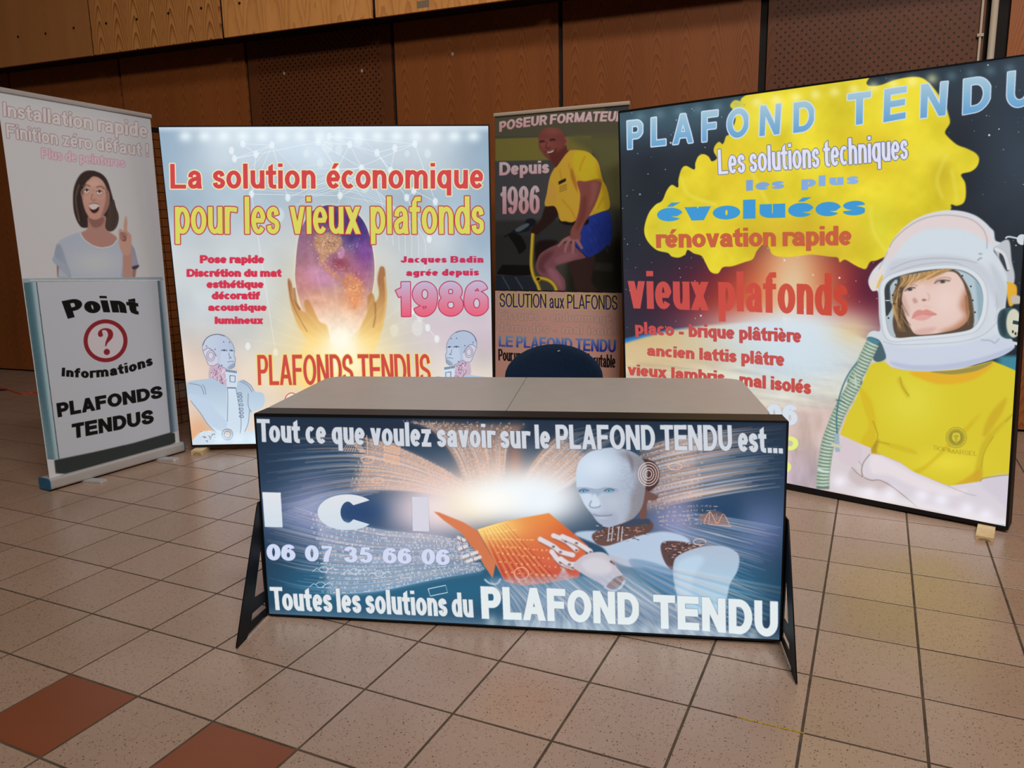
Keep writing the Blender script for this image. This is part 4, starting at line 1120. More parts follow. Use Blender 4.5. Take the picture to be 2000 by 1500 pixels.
    FC = [(800, 790), (825, 715), (900, 660), (1050, 600), (1230, 575), (1310, 640), (1350, 740), (1372, 860), (1370, 980), (1290, 1060), (1150, 1100), (1010, 1118), (915, 1112), (868, 1050), (830, 960), (802, 870)]
    c.poly(h(FC), (226, 196, 186), 1, .5)
    c.clipto(h(FC))
    c.soft(*h([(1180, 830)])[0], 30, 34, (232, 206, 198), .9)
    c.soft(*h([(1010, 640)])[0], 26, 12, (214, 170, 150), .8)
    c.poly(h([(1380, 700), (1300, 860), (1340, 960), (1240, 1050), (1120, 1100), (1380, 1100)]), (170, 104, 70), .75, 7)
    c.poly(h([(900, 1090), (1000, 1060), (1100, 1060), (1010, 1125), (900, 1125)]), (206, 160, 150), .6, 3)
    c.poly(h([(800, 760), (850, 850), (860, 950), (800, 950)]), (196, 156, 146), .6, 4)
    c.poly(h([(930, 700), (990, 690), (1010, 760), (1030, 820), (990, 840), (900, 840), (890, 800), (925, 760)]), (228, 198, 188), .9, 3)
    c.poly(h([(870, 880), (960, 870), (1060, 890), (1000, 870)]), (206, 166, 160), .5, 2)
    c.clipto()
    c.poly(h([(890, 815), (905, 800), (925, 812), (935, 840), (905, 848)]), (160, 108, 96), .5, 1.6)
    c.poly(h([(970, 815), (1000, 810), (1010, 822), (985, 832)]), (150, 92, 80), .8, 1.2)
    c.stroke(h([(1020, 760), (1038, 800), (1020, 830)]), 2.5, (200, 156, 144), .6, 1.2)
    c.poly(h([(886, 980), (900, 935), (940, 905), (985, 910), (1010, 900), (1060, 920), (1102, 944), (1050, 950), (980, 940), (920, 955)]), (214, 140, 132), 1, 1)
    c.poly(h([(900, 970), (940, 950), (1000, 945), (1060, 948), (1040, 975), (980, 998), (920, 990)]), (222, 162, 156), 1, 1)
    c.stroke(h([(888, 980), (925, 955), (985, 942), (1050, 950), (1098, 946)]), 1.2, (160, 90, 84), .7, .5)
    # eyes
    for E_, I_, B_ in (([(1078, 678), (1110, 655), (1160, 648), (1215, 655), (1190, 668), (1140, 680)], (1150, 662), [(1085, 655), (1140, 628), (1200, 628), (1225, 642)]), ([(822, 745), (850, 722), (880, 712), (918, 716), (890, 732), (850, 745)], (868, 728), [(820, 728), (855, 700), (910, 690), (935, 700)])):
        c.poly(h(E_), (196, 180, 176), 1, .4); c.ell(*h([I_])[0], 5, 3, (66, 56, 52), .95, .6)
        c.stroke(h(B_[:]), 2.2, (170, 130, 110), .7, 1); c.stroke(h(E_[:4]), 1.8, (70, 50, 44), .9, .4)
    c.clipto(h(VO))
    for k in range(46):                                             # fringe
        f_ = k / 45; x0, y0 = 1260 - 470 * f_, 560 + 70 * f_
        x1, y1 = 1060 - 300 * f_ + rng.uniform(-30, 30), 600 + 130 * f_ + rng.uniform(-25, 25)
        c.stroke(h([(x0, y0 - 20), ((x0 + x1) / 2 + 20, (y0 + y1) / 2 - 18), (x1, y1)]), [3.4, 3, 1], [(206, 166, 106), (168, 126, 78), (226, 190, 136), (130, 92, 58)][k % 4], .85, .4)
    for k in range(50):                                             # side locks
        x = rng.uniform(745, 800); y = rng.uniform(690, 900)
        c.stroke(h([(x, y), (x - 15 + rng.uniform(-20, 20), y + 80), (x + 10 + rng.uniform(-40, 60) + (y - 690) * .1, y + 200)]), [2.6, 2, .8], [(196, 158, 104), (96, 70, 48), (150, 114, 76), (60, 46, 36)][k % 4], .8, .4)
    for k in range(14):
        x = rng.uniform(1345, 1395); y = rng.uniform(720, 880)
        c.stroke(h([(x, y), (x + 6, y + 80), (x + 10, y + 160)]), [2, 1], [(150, 110, 72), (90, 66, 48)][k % 2], .7, .4)
    c.clipto()
    for x, y in ((745, 688), (720, 778), (730, 852), (684, 976), (1320, 612), (1393, 703), (1409, 823), (1429, 926)): c.ell(*h([(x, y)])[0], 1.7, 1.7, (40, 44, 50))
    c.stroke(h([(658, 825), (695, 825)]), 2, (220, 226, 230), .9, smooth=False)
    # ear dial
    c.poly(h([(1622, 1010), (1635, 930), (1680, 893), (1760, 888), (1815, 930), (1830, 1020), (1815, 1110), (1760, 1150), (1690, 1150), (1640, 1110)]), (54, 84, 92), 1, .5)
    c.poly(h([(1640, 1000), (1660, 930), (1690, 905), (1700, 1000), (1690, 1130), (1655, 1090)]), (34, 52, 60), .8, 1.5)
    c.ell(*h([(1762, 1020)])[0], 14.5, 28, (206, 206, 186), 1, .4)
    c.stroke(h([(1755, 1010), (1800, 1018), (1830, 1020)]), 7, (40, 60, 68), 1)
    for x, y in ((1755, 1093), (1778, 1110), (1803, 1108)): c.ell(*h([(x, y)])[0], 1.8, 3, (40, 40, 40))
    c.stroke(h([(1760, 1190), (1795, 1198)]), 6, (206, 212, 220), 1)
    # breathing hose with rings
    c.poly(h([(500, 1150), (600, 1165), (650, 1260), (655, 1330), (560, 1340)]), (70, 96, 106), 1, .6)
    c.poly(h([(495, 1165), (530, 1140), (600, 1175), (590, 1200), (540, 1200)]), (74, 130, 146), 1, .5)
    hp = cr(list(h([(545, 1195), (500, 1290), (440, 1420), (385, 1520)])) + list(t([(440, 180), (375, 300), (320, 400), (270, 520), (228, 640), (205, 760), (188, 900), (185, 1005)])), 20, False)
    c.stroke(hp, 25, (98, 124, 118), 1, .4, smooth=False)
    seg = np.r_[0, np.cumsum(np.linalg.norm(np.diff(hp, axis=0), axis=1))]
    s_ = 0
    while s_ < seg[-1] - 2:
        p0 = np.array([np.interp(s_, seg, hp[:, k]) for k in (0, 1)]); p1 = np.array([np.interp(s_ + 3, seg, hp[:, k]) for k in (0, 1)])
        d = (p1 - p0) / np.linalg.norm(p1 - p0); n = np.array([-d[1], d[0]]); q = p0 + d * 2
        c.stroke([q - n * 13 - d * 1.5, q, q + n * 13 + d * -1.5], 4.3, (170, 188, 164), 1, .6)
        c.stroke([q - n * 8 - d * 1.2, q - d * .8, q + n * 6 - d * 1.2], 1.4, (222, 234, 218), .8, .4)
        s_ += 6.6
    c.stroke(t([(450, 30), (390, 110), (345, 200), (315, 290), (300, 360), (290, 480), (298, 600)]), 3, (72, 122, 132), 1, .3)
    c.stroke(t([(285, 320), (330, 330), (360, 345)]), 2, (72, 110, 120), 1)
    c.stroke(t([(292, 580), (295, 650), (300, 720)]), 9, (150, 176, 190), 1, .4); c.stroke(t([(250, 665), (290, 672), (335, 684)]), 6, (206, 200, 180), 1, .4)
    c.stroke(t([(145, 850), (190, 870), (235, 875)]), 4, (204, 222, 214), 1, .4)
    # emblem on the shirt: lion head in a ring
    OL = (140, 128, 40)
    ce = t([(1213, 610)])[0]
    c.ell(ce[0], ce[1], 20.5, 20.5, OL, .9, .2, 0); c.ell(ce[0], ce[1], 19.6, 19.6, (208, 192, 52), 1, .2)
    for k in range(26):
        a_ = 2 * math.pi * k / 26; r0, r1 = 8.5, 18
        c.stroke([(ce[0] + r0 * math.cos(a_), ce[1] + r0 * math.sin(a_)), (ce[0] + 13 * math.cos(a_ + .16), ce[1] + 13 * math.sin(a_ + .16)), (ce[0] + r1 * math.cos(a_ + .05), ce[1] + r1 * math.sin(a_ + .05))], [2.2, 2.8, 1], OL, .8)
    c.poly([(ce[0] + x, ce[1] + y) for x, y in ((-7, -7), (-3, -9.5), (3, -9.5), (7, -7), (6.5, 1), (4, 7), (0, 10.5), (-4, 7), (-6.5, 1))], (212, 196, 60))
    for L_ in ([(-5, -3), (-2, -1.5)], [(5, -3), (2, -1.5)], [(-2.5, 4), (0, 5.5), (2.5, 4)], [(-1.6, -6), (-1.6, 3)], [(1.6, -6), (1.6, 3)], [(-2, 7.5), (0, 8.5), (2, 7.5)]):
        c.stroke([(ce[0] + x, ce[1] + y) for x, y in L_], 1.3, OL, .85, smooth=False)
    c.text('SOFIMARSEL', t([(1040, 700), (1200, 735), (1375, 752)]), t([(1036, 668), (1200, 702), (1375, 718)]), (160, 142, 40), S=.12, Hh=.07, sp=.16, a=.9)
    # lamp glow put into the print colour along the lower edge
    for x, y in ((1698, 962), (1738, 966), (1800, 968), (1838, 976), (1888, 994), (1925, 1006), (1640, 940)): c.soft(x, y, 15, 13, (244, 240, 252), .75)
    c.field((240, 236, 240), lambda X, Y: .6 * sm(Y - (944 + (X - 1560) * .208), -22, -4) * sm(X, 1620, 1700))
    return c


# ---------------------------------------------------------------- counter lightbox
def art_counter():
    u, v = basis(.2914, .0304, .0037)
    c = Canvas((1.0116, .2638, .005), u, v, 1.962, .822, 740, (38, 66, 94))
    c.field((22, 40, 60), lambda X, Y: .85 * (1 - sm(Y, 830, 900)))
    c.field((30, 104, 138), lambda X, Y: .75 * np.exp(-((Y - 1150) / 60) ** 2))
    c.field((160, 162, 204), lambda X, Y: .8 * np.exp(-((Y - 1000) / 62) ** 2) * np.exp(-((X - 610) / 75) ** 2))
    c.field((226, 206, 222), lambda X, Y: .85 * np.exp(-((Y - 1000) / 60) ** 2) * np.exp(-((X - 840) / 90) ** 2))
    c.field((150, 150, 190), lambda X, Y: .85 * np.exp(-((Y - 1015) / 60) ** 2) * np.exp(-((X - 1320) / 60) ** 2))
    c.field((110, 126, 176), lambda X, Y: .75 * np.exp(-((Y - 1040) / 60) ** 2) * np.exp(-((X - 1490) / 55) ** 2))
    c.field((28, 64, 110), lambda X, Y: .9 * np.exp(-((Y - 1000) / 34) ** 2) * np.exp(-((X - 700) / 55) ** 4))
    c.field((24, 62, 100), lambda X, Y: .85 * np.exp(-((Y - 1000) / 34) ** 2) * np.exp(-((X - 1400) / 48) ** 4))
    c.field((150, 90, 70), lambda X, Y: .7 * np.exp(-((Y - 900) / 60) ** 2) * np.exp(-((X - 1005) / 14) ** 2))
    PK = (240, 196, 168)

    def mark(x, y, col, a, h_=3.0):
        k = rng.integers(0, 5); w_ = rng.uniform(2, 6)
        if k == 0: c.stroke([(x, y), (x + w_, y - h_), (x + w_ * .9, y + h_ * .4)], 1.1, col, a, smooth=False)
        elif k == 1: c.stroke([(x, y - h_), (x + 1, y + h_ * .4)], 1.2, col, a, smooth=False)
        elif k == 2: c.stroke([(x, y), (x + w_ * 1.4, y)], 1.4, col, a, smooth=False)
        elif k == 3: c.stroke([(x, y), (x + w_ * .5, y - h_ * .8), (x + w_, y), (x + w_ * .5, y + h_ * .5)], 1.0, col, a, closed=True)
        else: c.stroke([(x, y - h_), (x + w_ * .7, y - h_), (x + w_ * .7, y), (x, y)], 1.0, col, a, closed=True, smooth=False)

    def fan(A, B, n, cols, al=.4, wd=2.4, page=None, pa=.5, mk=0, ms=0, me=1, mcol=PK):
        """lines of light fanning between two edge curves, with rows of tiny illegible signs on the page"""
        A, B = cr(A, 8, False), cr(B, 8, False)
        ta, tb = np.linspace(0, 1, len(A)), np.linspace(0, 1, len(B)); t = np.linspace(0, 1, 30)
        a_ = np.c_[np.interp(t, ta, A[:, 0]), np.interp(t, ta, A[:, 1])]; b_ = np.c_[np.interp(t, tb, B[:, 0]), np.interp(t, tb, B[:, 1])]
        if page is not None:
            lo, hi = int(ms * 29), max(int(me * 29), 2)
            c.poly(np.r_[a_[lo:hi], b_[lo:hi][::-1]], page, pa, 7, smooth=False)
        for k in range(n):
            f = (k + rng.uniform(.1, .9)) / n; P_ = a_ * (1 - f) + b_ * f
            s0 = rng.integers(0, 8); s1 = rng.integers(20, 30)
            c.stroke(P_[s0:s1], [.6, wd * rng.uniform(.4, 1.3), .6], cols[k % len(cols)], al * rng.uniform(.4, 1.3), .6, smooth=False)
        if mk:
            for k in range(mk):
                f = (k + .5) / mk; P_ = a_ * (1 - f) + b_ * f
                L_ = np.r_[0, np.cumsum(np.linalg.norm(np.diff(P_, axis=0), axis=1))]
                s_ = L_[int(ms * 29)]; e_ = L_[int(me * 29)]
                while s_ < e_:
                    if rng.random() < .8: mark(np.interp(s_, L_, P_[:, 0]), np.interp(s_, L_, P_[:, 1]), mcol, rng.uniform(.5, .95))
                    s_ += rng.uniform(5, 10)
    OW = [(246, 206, 180), (236, 160, 120), (226, 226, 236), (180, 190, 216), (250, 230, 215)]
    BW = [(206, 222, 240), (150, 180, 214), (236, 190, 170), (120, 160, 206)]
    fan([(960, 975), (890, 930), (810, 888), (730, 858), (650, 846), (500, 848)], [(945, 990), (860, 968), (780, 958), (700, 960), (620, 975), (508, 1006)], 70, OW, .55, 2.8, (190, 150, 130), .62, 14, .12, .66)
    fan([(740, 960), (650, 960), (580, 980), (510, 990)], [(740, 962), (650, 985), (590, 1010), (512, 1050)], 26, BW, .35, 2.0)
    fan([(930, 1062), (850, 1046), (740, 1034), (640, 1010), (560, 985), (510, 975)], [(965, 1112), (850, 1132), (720, 1158), (600, 1160), (520, 1140)], 70, BW, .5, 2.8, (190, 192, 214), .5, 17, .1, .72, (240, 236, 240))
    fan([(925, 975), (905, 935), (885, 890), (855, 850), (820, 830), (770, 822)], [(970, 965), (985, 920), (990, 880), (1002, 850), (1036, 826)], 46, OW, .5, 3.0, (190, 146, 124), .6, 16, .12, .98)
    fan([(1012, 955), (1036, 910), (1070, 868), (1110, 842), (1180, 828)], [(1040, 980), (1085, 962), (1130, 935), (1180, 890), (1250, 850)], 40, OW, .5, 3.0, (190, 150, 128), .6, 10, .1, .7)
    fan([(1250, 876), (1320, 856), (1420, 840), (1537, 828)], [(1255, 1000), (1330, 982), (1440, 962), (1537, 950)], 80, OW, .62, 3.0, (170, 140, 132), .5, 12, .0, .5)
    fan([(1340, 1000), (1420, 1010), (1530, 1030)], [(1190, 1090), (1290, 1150), (1400, 1205), (1490, 1250)], 80, BW, .55, 3.2)
    fan([(1280, 990), (1350, 985), (1400, 985)], [(1290, 1030), (1350, 1028), (1400, 1026)], 6, OW, .2, 1, None, 0, 5, 0, 1)
    for P in ([(752, 862), (782, 870), (780, 888), (750, 880)], [(750, 886), (780, 893), (779, 908), (750, 901)]):
        c.poly(P, (226, 180, 150), .6, .5, smooth=False); c.stroke(P, 1.6, PK, .8, closed=True, smooth=False)
    c.stroke([(716, 850), (718, 888), (690, 888)], 1.6, PK, .9, smooth=False)
    for k in range(6): c.stroke([(668 + 5 * k, 882), (684 + 3 * k, 864), (704 + 2 * k, 884)], 1.2, PK, .8)
    c.poly([(1364, 1008), (1376, 1022), (1420, 1026), (1412, 1004), (1394, 998)], (170, 110, 90), .5, 2)
    c.stroke([(1374, 1022), (1386, 1000), (1400, 1022), (1412, 1004), (1424, 1024)], 1.4, (240, 170, 130), .9); c.stroke([(1386, 998), (1384, 1024), (1428, 1028)], 1.3, PK, .9, smooth=False)
    for q in ((718, 898, 12, 6.5), (737, 938, 11, 5.5), (1318, 911, 13, 6.5), (1366, 1058, 12, 6)): c.stroke([(q[0] + q[2] * math.cos(a_), q[1] + q[3] * math.sin(a_)) for a_ in np.linspace(0, 5.8, 10)], 1.6, PK, .9, closed=True)
    for cx_, cy_ in ((632, 1112), (626, 1142), (692, 1116), (740, 1120)):
        c.stroke([(cx_ + 9 * math.cos(a_), cy_ + 6 * math.sin(a_)) for a_ in np.linspace(0, 2 * math.pi, 6, endpoint=False)], 1.4, (216, 228, 240), .9, closed=True, smooth=False)
        c.stroke([(cx_ - 22, cy_ + 4), (cx_ - 14, cy_ - 2), (cx_ - 9, cy_)], 1.3, (216, 228, 240), .9, smooth=False); c.stroke([(cx_ + 9, cy_), (cx_ + 18, cy_ - 5), (cx_ + 24, cy_ + 2)], 1.3, (216, 228, 240), .9, smooth=False)
    c.stroke([(836, 1150), (870, 1143), (874, 1157), (840, 1164)], 1.6, (240, 240, 246), .9, closed=True, smooth=False)
    # white hot centre
    c.soft(990, 950, 150, 62, (248, 208, 184), .8); c.soft(1010, 975, 120, 50, (236, 232, 240), .7)
    c.soft(860, 990, 70, 44, (240, 222, 226), .85)
    c.soft(930, 985, 60, 34, (255, 238, 200), .9)
    c.soft(1010, 965, 85, 40, (240, 248, 252), 1)
    c.soft(1060, 978, 62, 40, (238, 246, 252), .98)
    c.soft(960, 975, 50, 26, (255, 252, 246), .98)
    # book
    c.poly([(847, 999), (858, 1001), (905, 1020), (932, 1036), (945, 1060), (968, 1100), (962, 1130), (930, 1080), (900, 1040), (866, 1016)], (216, 120, 76), .95, .8, smooth=False)
    bk = [(932, 1034), (985, 1018), (1072, 1002), (1148, 1066), (1130, 1128), (1060, 1140), (1020, 1144), (985, 1135), (962, 1090)]
    c.poly(bk, vgrad((232, 140, 70), (200, 84, 64), 1005, 1120), 1, .6, smooth=False)
    c.clipto(bk, smooth=False)
    c.soft(955, 1030, 60, 30, (255, 226, 130), .95)
    c.soft(1120, 1040, 40, 30, (206, 84, 44), .8)
    for k in range(16): c.stroke([(940 + 3 * k, 1035 - k), (985 + 9 * k, 1140 + 2 * k)], [1, 4], [(240, 190, 110), (160, 44, 32)][k % 2], .4, 1, smooth=False)
    for k in range(13):
        P_ = cr([(936 + 4 * k, 1036 - k * 1.2), (970 + 10 * k, 1080 + k * 1.2), (975 + 13 * k, 1150)], 8, False)
        for m_ in range(0, len(P_), 2): mark(P_[m_][0], P_[m_][1], (250, 214, 140), .85, 2.4)
    for k in range(9): c.stroke([(1148, 1066), (1030 - 14 * k, 1140)], 1, (240, 150, 110), .2, .5, smooth=False)
    c.clipto()
    c.stroke([(1018 + 14 * math.cos(a_), 1120 + 12 * math.sin(a_)) for a_ in np.linspace(0, 5.9, 12)], 1.6, (246, 206, 170), .8, closed=True)
    # robot reader
    q = lambda P: g(980, 780, 2.885, P)
    c.poly(q([(410, 760), (520, 740), (760, 760), (900, 745), (1000, 760), (1060, 800), (1000, 830), (940, 900), (960, 990), (800, 950), (700, 940), (620, 900), (560, 830)]), (186, 204, 226), .95, 2)
    c.poly(q([(510, 760), (600, 720), (820, 680), (840, 740), (700, 790), (590, 825), (530, 810)]), (96, 66, 60), .95, 1)
    for k in range(90):
        x, y = rng.uniform(520, 830), rng.uniform(690, 800)
        c.stroke(q([(x, y), (x + rng.uniform(4, 20), y + rng.uniform(-5, 5))]), 1.6, [(206, 140, 112), (40, 36, 44), (230, 214, 206)][k % 3], .7, smooth=False)
    for x in (605, 625, 660, 680): c.stroke(q([(x, 715), (x - 8, 800)]), 2, (206, 216, 230), .8, smooth=False)
    c.poly(q([(690, 685), (780, 672), (830, 675), (828, 705), (780, 708), (700, 715)]), (56, 68, 88), 1, .5)
    c.poly(q([(720, 900), (960, 960), (970, 1080), (1000, 1130), (800, 1010)]), (50, 110, 160), .6, 2)
    c.poly(q([(900, 810), (1000, 800), (1130, 830), (1160, 850), (1000, 890), (960, 960), (910, 900)]), (84, 58, 58), .95, 1)
    for k in range(90):
        x, y = rng.uniform(905, 1130), rng.uniform(805, 900)
        c.stroke(q([(x, y), (x + rng.uniform(4, 22), y + rng.uniform(-4, 4))]), 1.8, [(196, 130, 110), (44, 40, 48), (226, 206, 200)][k % 3], .7, smooth=False)
    HD = [(418, 470), (420, 400), (440, 345), (490, 300), (560, 278), (640, 272), (720, 290), (780, 325), (812, 370), (820, 420), (808, 500), (790, 600), (750, 660), (700, 690), (640, 710), (590, 720), (540, 690), (510, 650), (470, 600), (440, 540), (424, 505)]
    c.poly(q([(735, 400), (745, 360), (790, 335), (850, 350), (885, 400), (880, 470), (830, 520), (790, 530), (745, 480)]), (70, 44, 44), 1, .8)
    c.poly(q([(780, 500), (830, 520), (880, 545), (860, 570), (820, 575), (815, 660), (780, 670), (770, 600)]), (110, 76, 72), 1, .8)
    c.poly(q(HD), hgrad((196, 212, 230), (150, 160, 178), 1135, 1262), 1, .5)
    c.clipto(q(HD))
    c.soft(*q([(540, 380)])[0], 45, 30, (212, 226, 242), .9); c.soft(*q([(480, 560)])[0], 14, 22, (206, 220, 238), .8); c.soft(*q([(620, 580)])[0], 20, 14, (204, 212, 226), .7)
    c.noise(3, .05, 77, 2, 2, .7, (1, .95, .9), lambda X, Y: sm(X, 1190, 1230) * 1.0)
    c.poly(q([(650, 290), (820, 340), (820, 460), (790, 640), (700, 700), (720, 560), (760, 460), (740, 380)]), (128, 118, 122), .6, 6)
    c.poly(q([(424, 505), (480, 500), (540, 510), (580, 500), (660, 510), (640, 530), (560, 530), (530, 560), (500, 530), (430, 530)]), (150, 166, 188), .8, 2)
    c.poly(q([(520, 530), (545, 560), (555, 600), (530, 612), (495, 605), (505, 570)]), (206, 218, 232), .9, 2)
    c.poly(q([(560, 540), (700, 520), (720, 640), (640, 700), (560, 690), (570, 620)]), (176, 184, 200), .6, 5)
    c.poly(q([(450, 600), (520, 640), (640, 640), (640, 720), (520, 700)]), (158, 168, 190), .6, 4)
    c.poly(q([(700, 290), (740, 350), (735, 420), (720, 350)]), (96, 90, 98), .6, 3)
    c.clipto()
    c.stroke(q([(424, 500), (470, 498), (530, 508), (590, 498), (650, 508)]), 1.4, (110, 126, 150), .6, .8)
    for ex, ey, w_ in ((460, 517, 9), (603, 515, 10)):
        c.ell(*q([(ex, ey)])[0], w_, 3.2, (120, 150, 178), 1, .6); c.ell(*q([(ex, ey)])[0], 3.6, 2.8, (110, 190, 226), 1, .5); c.ell(*q([(ex, ey)])[0], 1.4, 1.4, (24, 40, 60))
        c.stroke(q([(ex - 28, ey), (ex, ey - 11), (ex + 32, ey - 2)]), 1.5, (50, 60, 80), .9, .4)
    c.stroke(q([(505, 570), (494, 600), (515, 610), (545, 606), (556, 596)]), 1.6, (92, 100, 122), .8, .8)
    c.stroke(q([(514, 646), (545, 656), (585, 656), (622, 650)]), 2.0, (110, 100, 120), .7, .8); c.soft(*q([(565, 668)])[0], 12, 2.5, (196, 204, 220), .6)
    for r_ in (21, 16.5, 11.5, 7): c.stroke([(1266 + r_ * .93 * math.cos(a_), 926 + r_ * 1.08 * math.sin(a_)) for a_ in np.linspace(0, 5.9, 14)], 2.0, (226, 206, 200), .85, closed=True)
    # shoulder sphere
    c.poly(q([(970, 910), (1010, 870), (1100, 835), (1180, 825), (1260, 830), (1320, 860), (1338, 900), (1325, 970), (1285, 1040), (1265, 1130), (1240, 1200), (1000, 1200), (985, 1100), (965, 1000)]), vgrad((176, 190, 210), (170, 210, 232), 1070, 1180), .97, .6)
    c.poly(q([(990, 920), (1080, 880), (1140, 900), (1080, 1000), (1060, 1100), (1000, 1100), (985, 1000)]), (190, 216, 236), .7, 5)
    # far hand
    HW, HS = (226, 222, 224), (120, 104, 108)
    for k, P in enumerate(([(1345, 880), (1400, 905)], [(1350, 960), (1415, 935)], [(1375, 1010), (1480, 975)], [(1400, 1040), (1500, 1005)])):
        P_ = g(480, 780, 3.2615, P); c.stroke(P_, 9, HS, .5, 1, smooth=False); c.stroke([(x, y - 1.2) for x, y in P_], 6.5, HW, .95, .6, smooth=False)
        mdl = (np.array(P_[0]) + np.array(P_[1])) / 2; c.stroke([mdl + [-1, -4], mdl + [1, 4]], 1.3, (70, 60, 70), .7, smooth=False)
    # near hand
    for P in ([(215, 790), (290, 830), (330, 860), (400, 880)], [(290, 770), (360, 800), (420, 850)], [(340, 775), (420, 810), (500, 860)], [(280, 860), (330, 920), (400, 950)], [(330, 900), (380, 930), (430, 930)]):
        P_ = q(P); c.stroke(P_, 13, (120, 84, 80), .5, 1.2); c.stroke([(x, y - 1) for x, y in P_], 9.5, (220, 214, 220), .98, .7)
        for e_ in (P_[0], P_[-1]): c.ell(e_[0], e_[1] - 1, 4.6, 4.6, (222, 216, 222), .95, .6)
        for k in (1, 2):
            if k < len(P_): c.ell(P_[k][0], P_[k][1], 3.2, 2.4, (84, 66, 74), .7, .6)
    c.poly(q([(400, 940), (430, 900), (480, 870), (560, 860), (610, 890), (650, 950), (690, 1000), (685, 1030), (640, 1000), (600, 1060), (540, 1030), (450, 980)]), (196, 190, 200), 1, .8)
    c.poly(q([(450, 920), (520, 890), (590, 910), (620, 960), (560, 1000), (480, 970)]), (214, 212, 220), .7, 4)
    c.poly(q([(590, 1050), (640, 1005), (690, 990), (690, 1020), (660, 1050), (610, 1070)]), (96, 54, 44), 1, .8)
    c.stroke(q([(575, 1055), (620, 1078), (665, 1062), (692, 1020)]), 4, (216, 222, 232), .95, .5)
    c.stroke(q([(610, 910), (640, 930)]), 4, (90, 50, 50), .9, .5)
    c.stroke([(946, 1131), (956, 1139), (970, 1140), (978, 1130)], 3.4, (206, 212, 226), .9, .5)
    # light fan below the hand
    for k in range(26):
        a_ = .25 + k * .036; c.stroke([(1190, 1085), (1190 + 350 * math.cos(a_), 1085 + 260 * math.sin(a_))], [2, 5], [(206, 216, 232), (226, 190, 176), (120, 150, 190)][k % 3], .34, 1.5, smooth=False)
    for k in range(16):
        a_ = 1.0 + k * .07; c.stroke([(1100, 1110), (1100 + 200 * math.cos(a_), 1110 + 160 * math.sin(a_))], [2, 5], [(206, 216, 232), (170, 180, 205)][k % 2], .32, 2, smooth=False)
    c.field((20, 40, 62), lambda X, Y: .55 * sm(X, 1440, 1540) * (1 - np.exp(-((Y - 1000) / 70) ** 2)))
    c.field((22, 42, 64), lambda X, Y: .6 * (1 - sm(X, 500, 620)) * (1 - np.exp(-((Y - 1000) / 60) ** 2)))
    fan([(950, 1130), (985, 1175), (1010, 1235)], [(1230, 1120), (1330, 1185), (1450, 1248)], 60, [(226, 232, 240), (206, 190, 196), (150, 170, 206), (240, 214, 200)], .5, 3.4, (168, 180, 204), .5)
    # lettering
    LW = (206, 211, 220)
    c.text('Tout ce que voulez savoir sur le PLAFOND TENDU est...', [(503, 863), (760, 871), (1000, 876), (1250, 879), (1415, 881), (1529, 886)], [(501, 818), (760, 824), (1000, 829), (1250, 830), (1415, 830), (1527, 835)], LW, S=.27, Hh=.17, sp=.09, space=.34, out=(50, 56, 72), ow=.4)
    IC = vgrad((224, 226, 232), (206, 220, 232), 962, 1035)
    c.poly([(512, 961), (548, 962), (552, 1030), (517, 1029)], IC, smooth=False)
    c.text('C', [(620, 1036), (731, 1035)], [(620, 965), (731, 966)], IC, S=.38, Hh=.19)
    c.poly([(803, 969), (836, 970), (839, 1038), (805, 1037)], (150, 150, 176), .6, 1, smooth=False); c.poly([(804, 970), (836, 970), (838, 1038), (806, 1037)], (216, 214, 226), .95, smooth=False)
    c.text('06 07 35 66 06', [(521, 1094), (878, 1104)], [(520, 1062), (878, 1073)], (208, 216, 240), S=.27, Hh=.19, sp=.09, space=.5, out=(90, 110, 160), ow=.6)
    c.text('Toutes les solutions du', [(530, 1191), (720, 1198), (925, 1206)], [(526, 1146), (720, 1150), (922, 1158)], (222, 228, 232), S=.27, Hh=.16, sp=.08, space=.28, out=(70, 90, 110), ow=.7)
    WT = (226, 234, 236)
    c.text('PLAFOND', [(941, 1208), (1080, 1213), (1248, 1221)], [(938, 1145), (1080, 1149), (1247, 1158)], WT, S=.29, Hh=.21, sp=.12, out=(120, 136, 158), ow=.8)
    c.text('TENDU', [(1277, 1227), (1360, 1231), (1519, 1245)], [(1275, 1161), (1360, 1165), (1519, 1175)], WT, S=.29, Hh=.21, sp=.14, out=(110, 130, 156), ow=.8)
    for k in range(18): c.soft(960 + 30 * k, 1214 + 1.6 * k, 12, 14, (236, 250, 252), .4)  # backlight hot spots and a bright band, painted along the bottom
    c.field((226, 240, 250), lambda X, Y: .22 * np.exp(-((Y - (1205 + (X - 525) * .045)) / 16) ** 2))
    return c


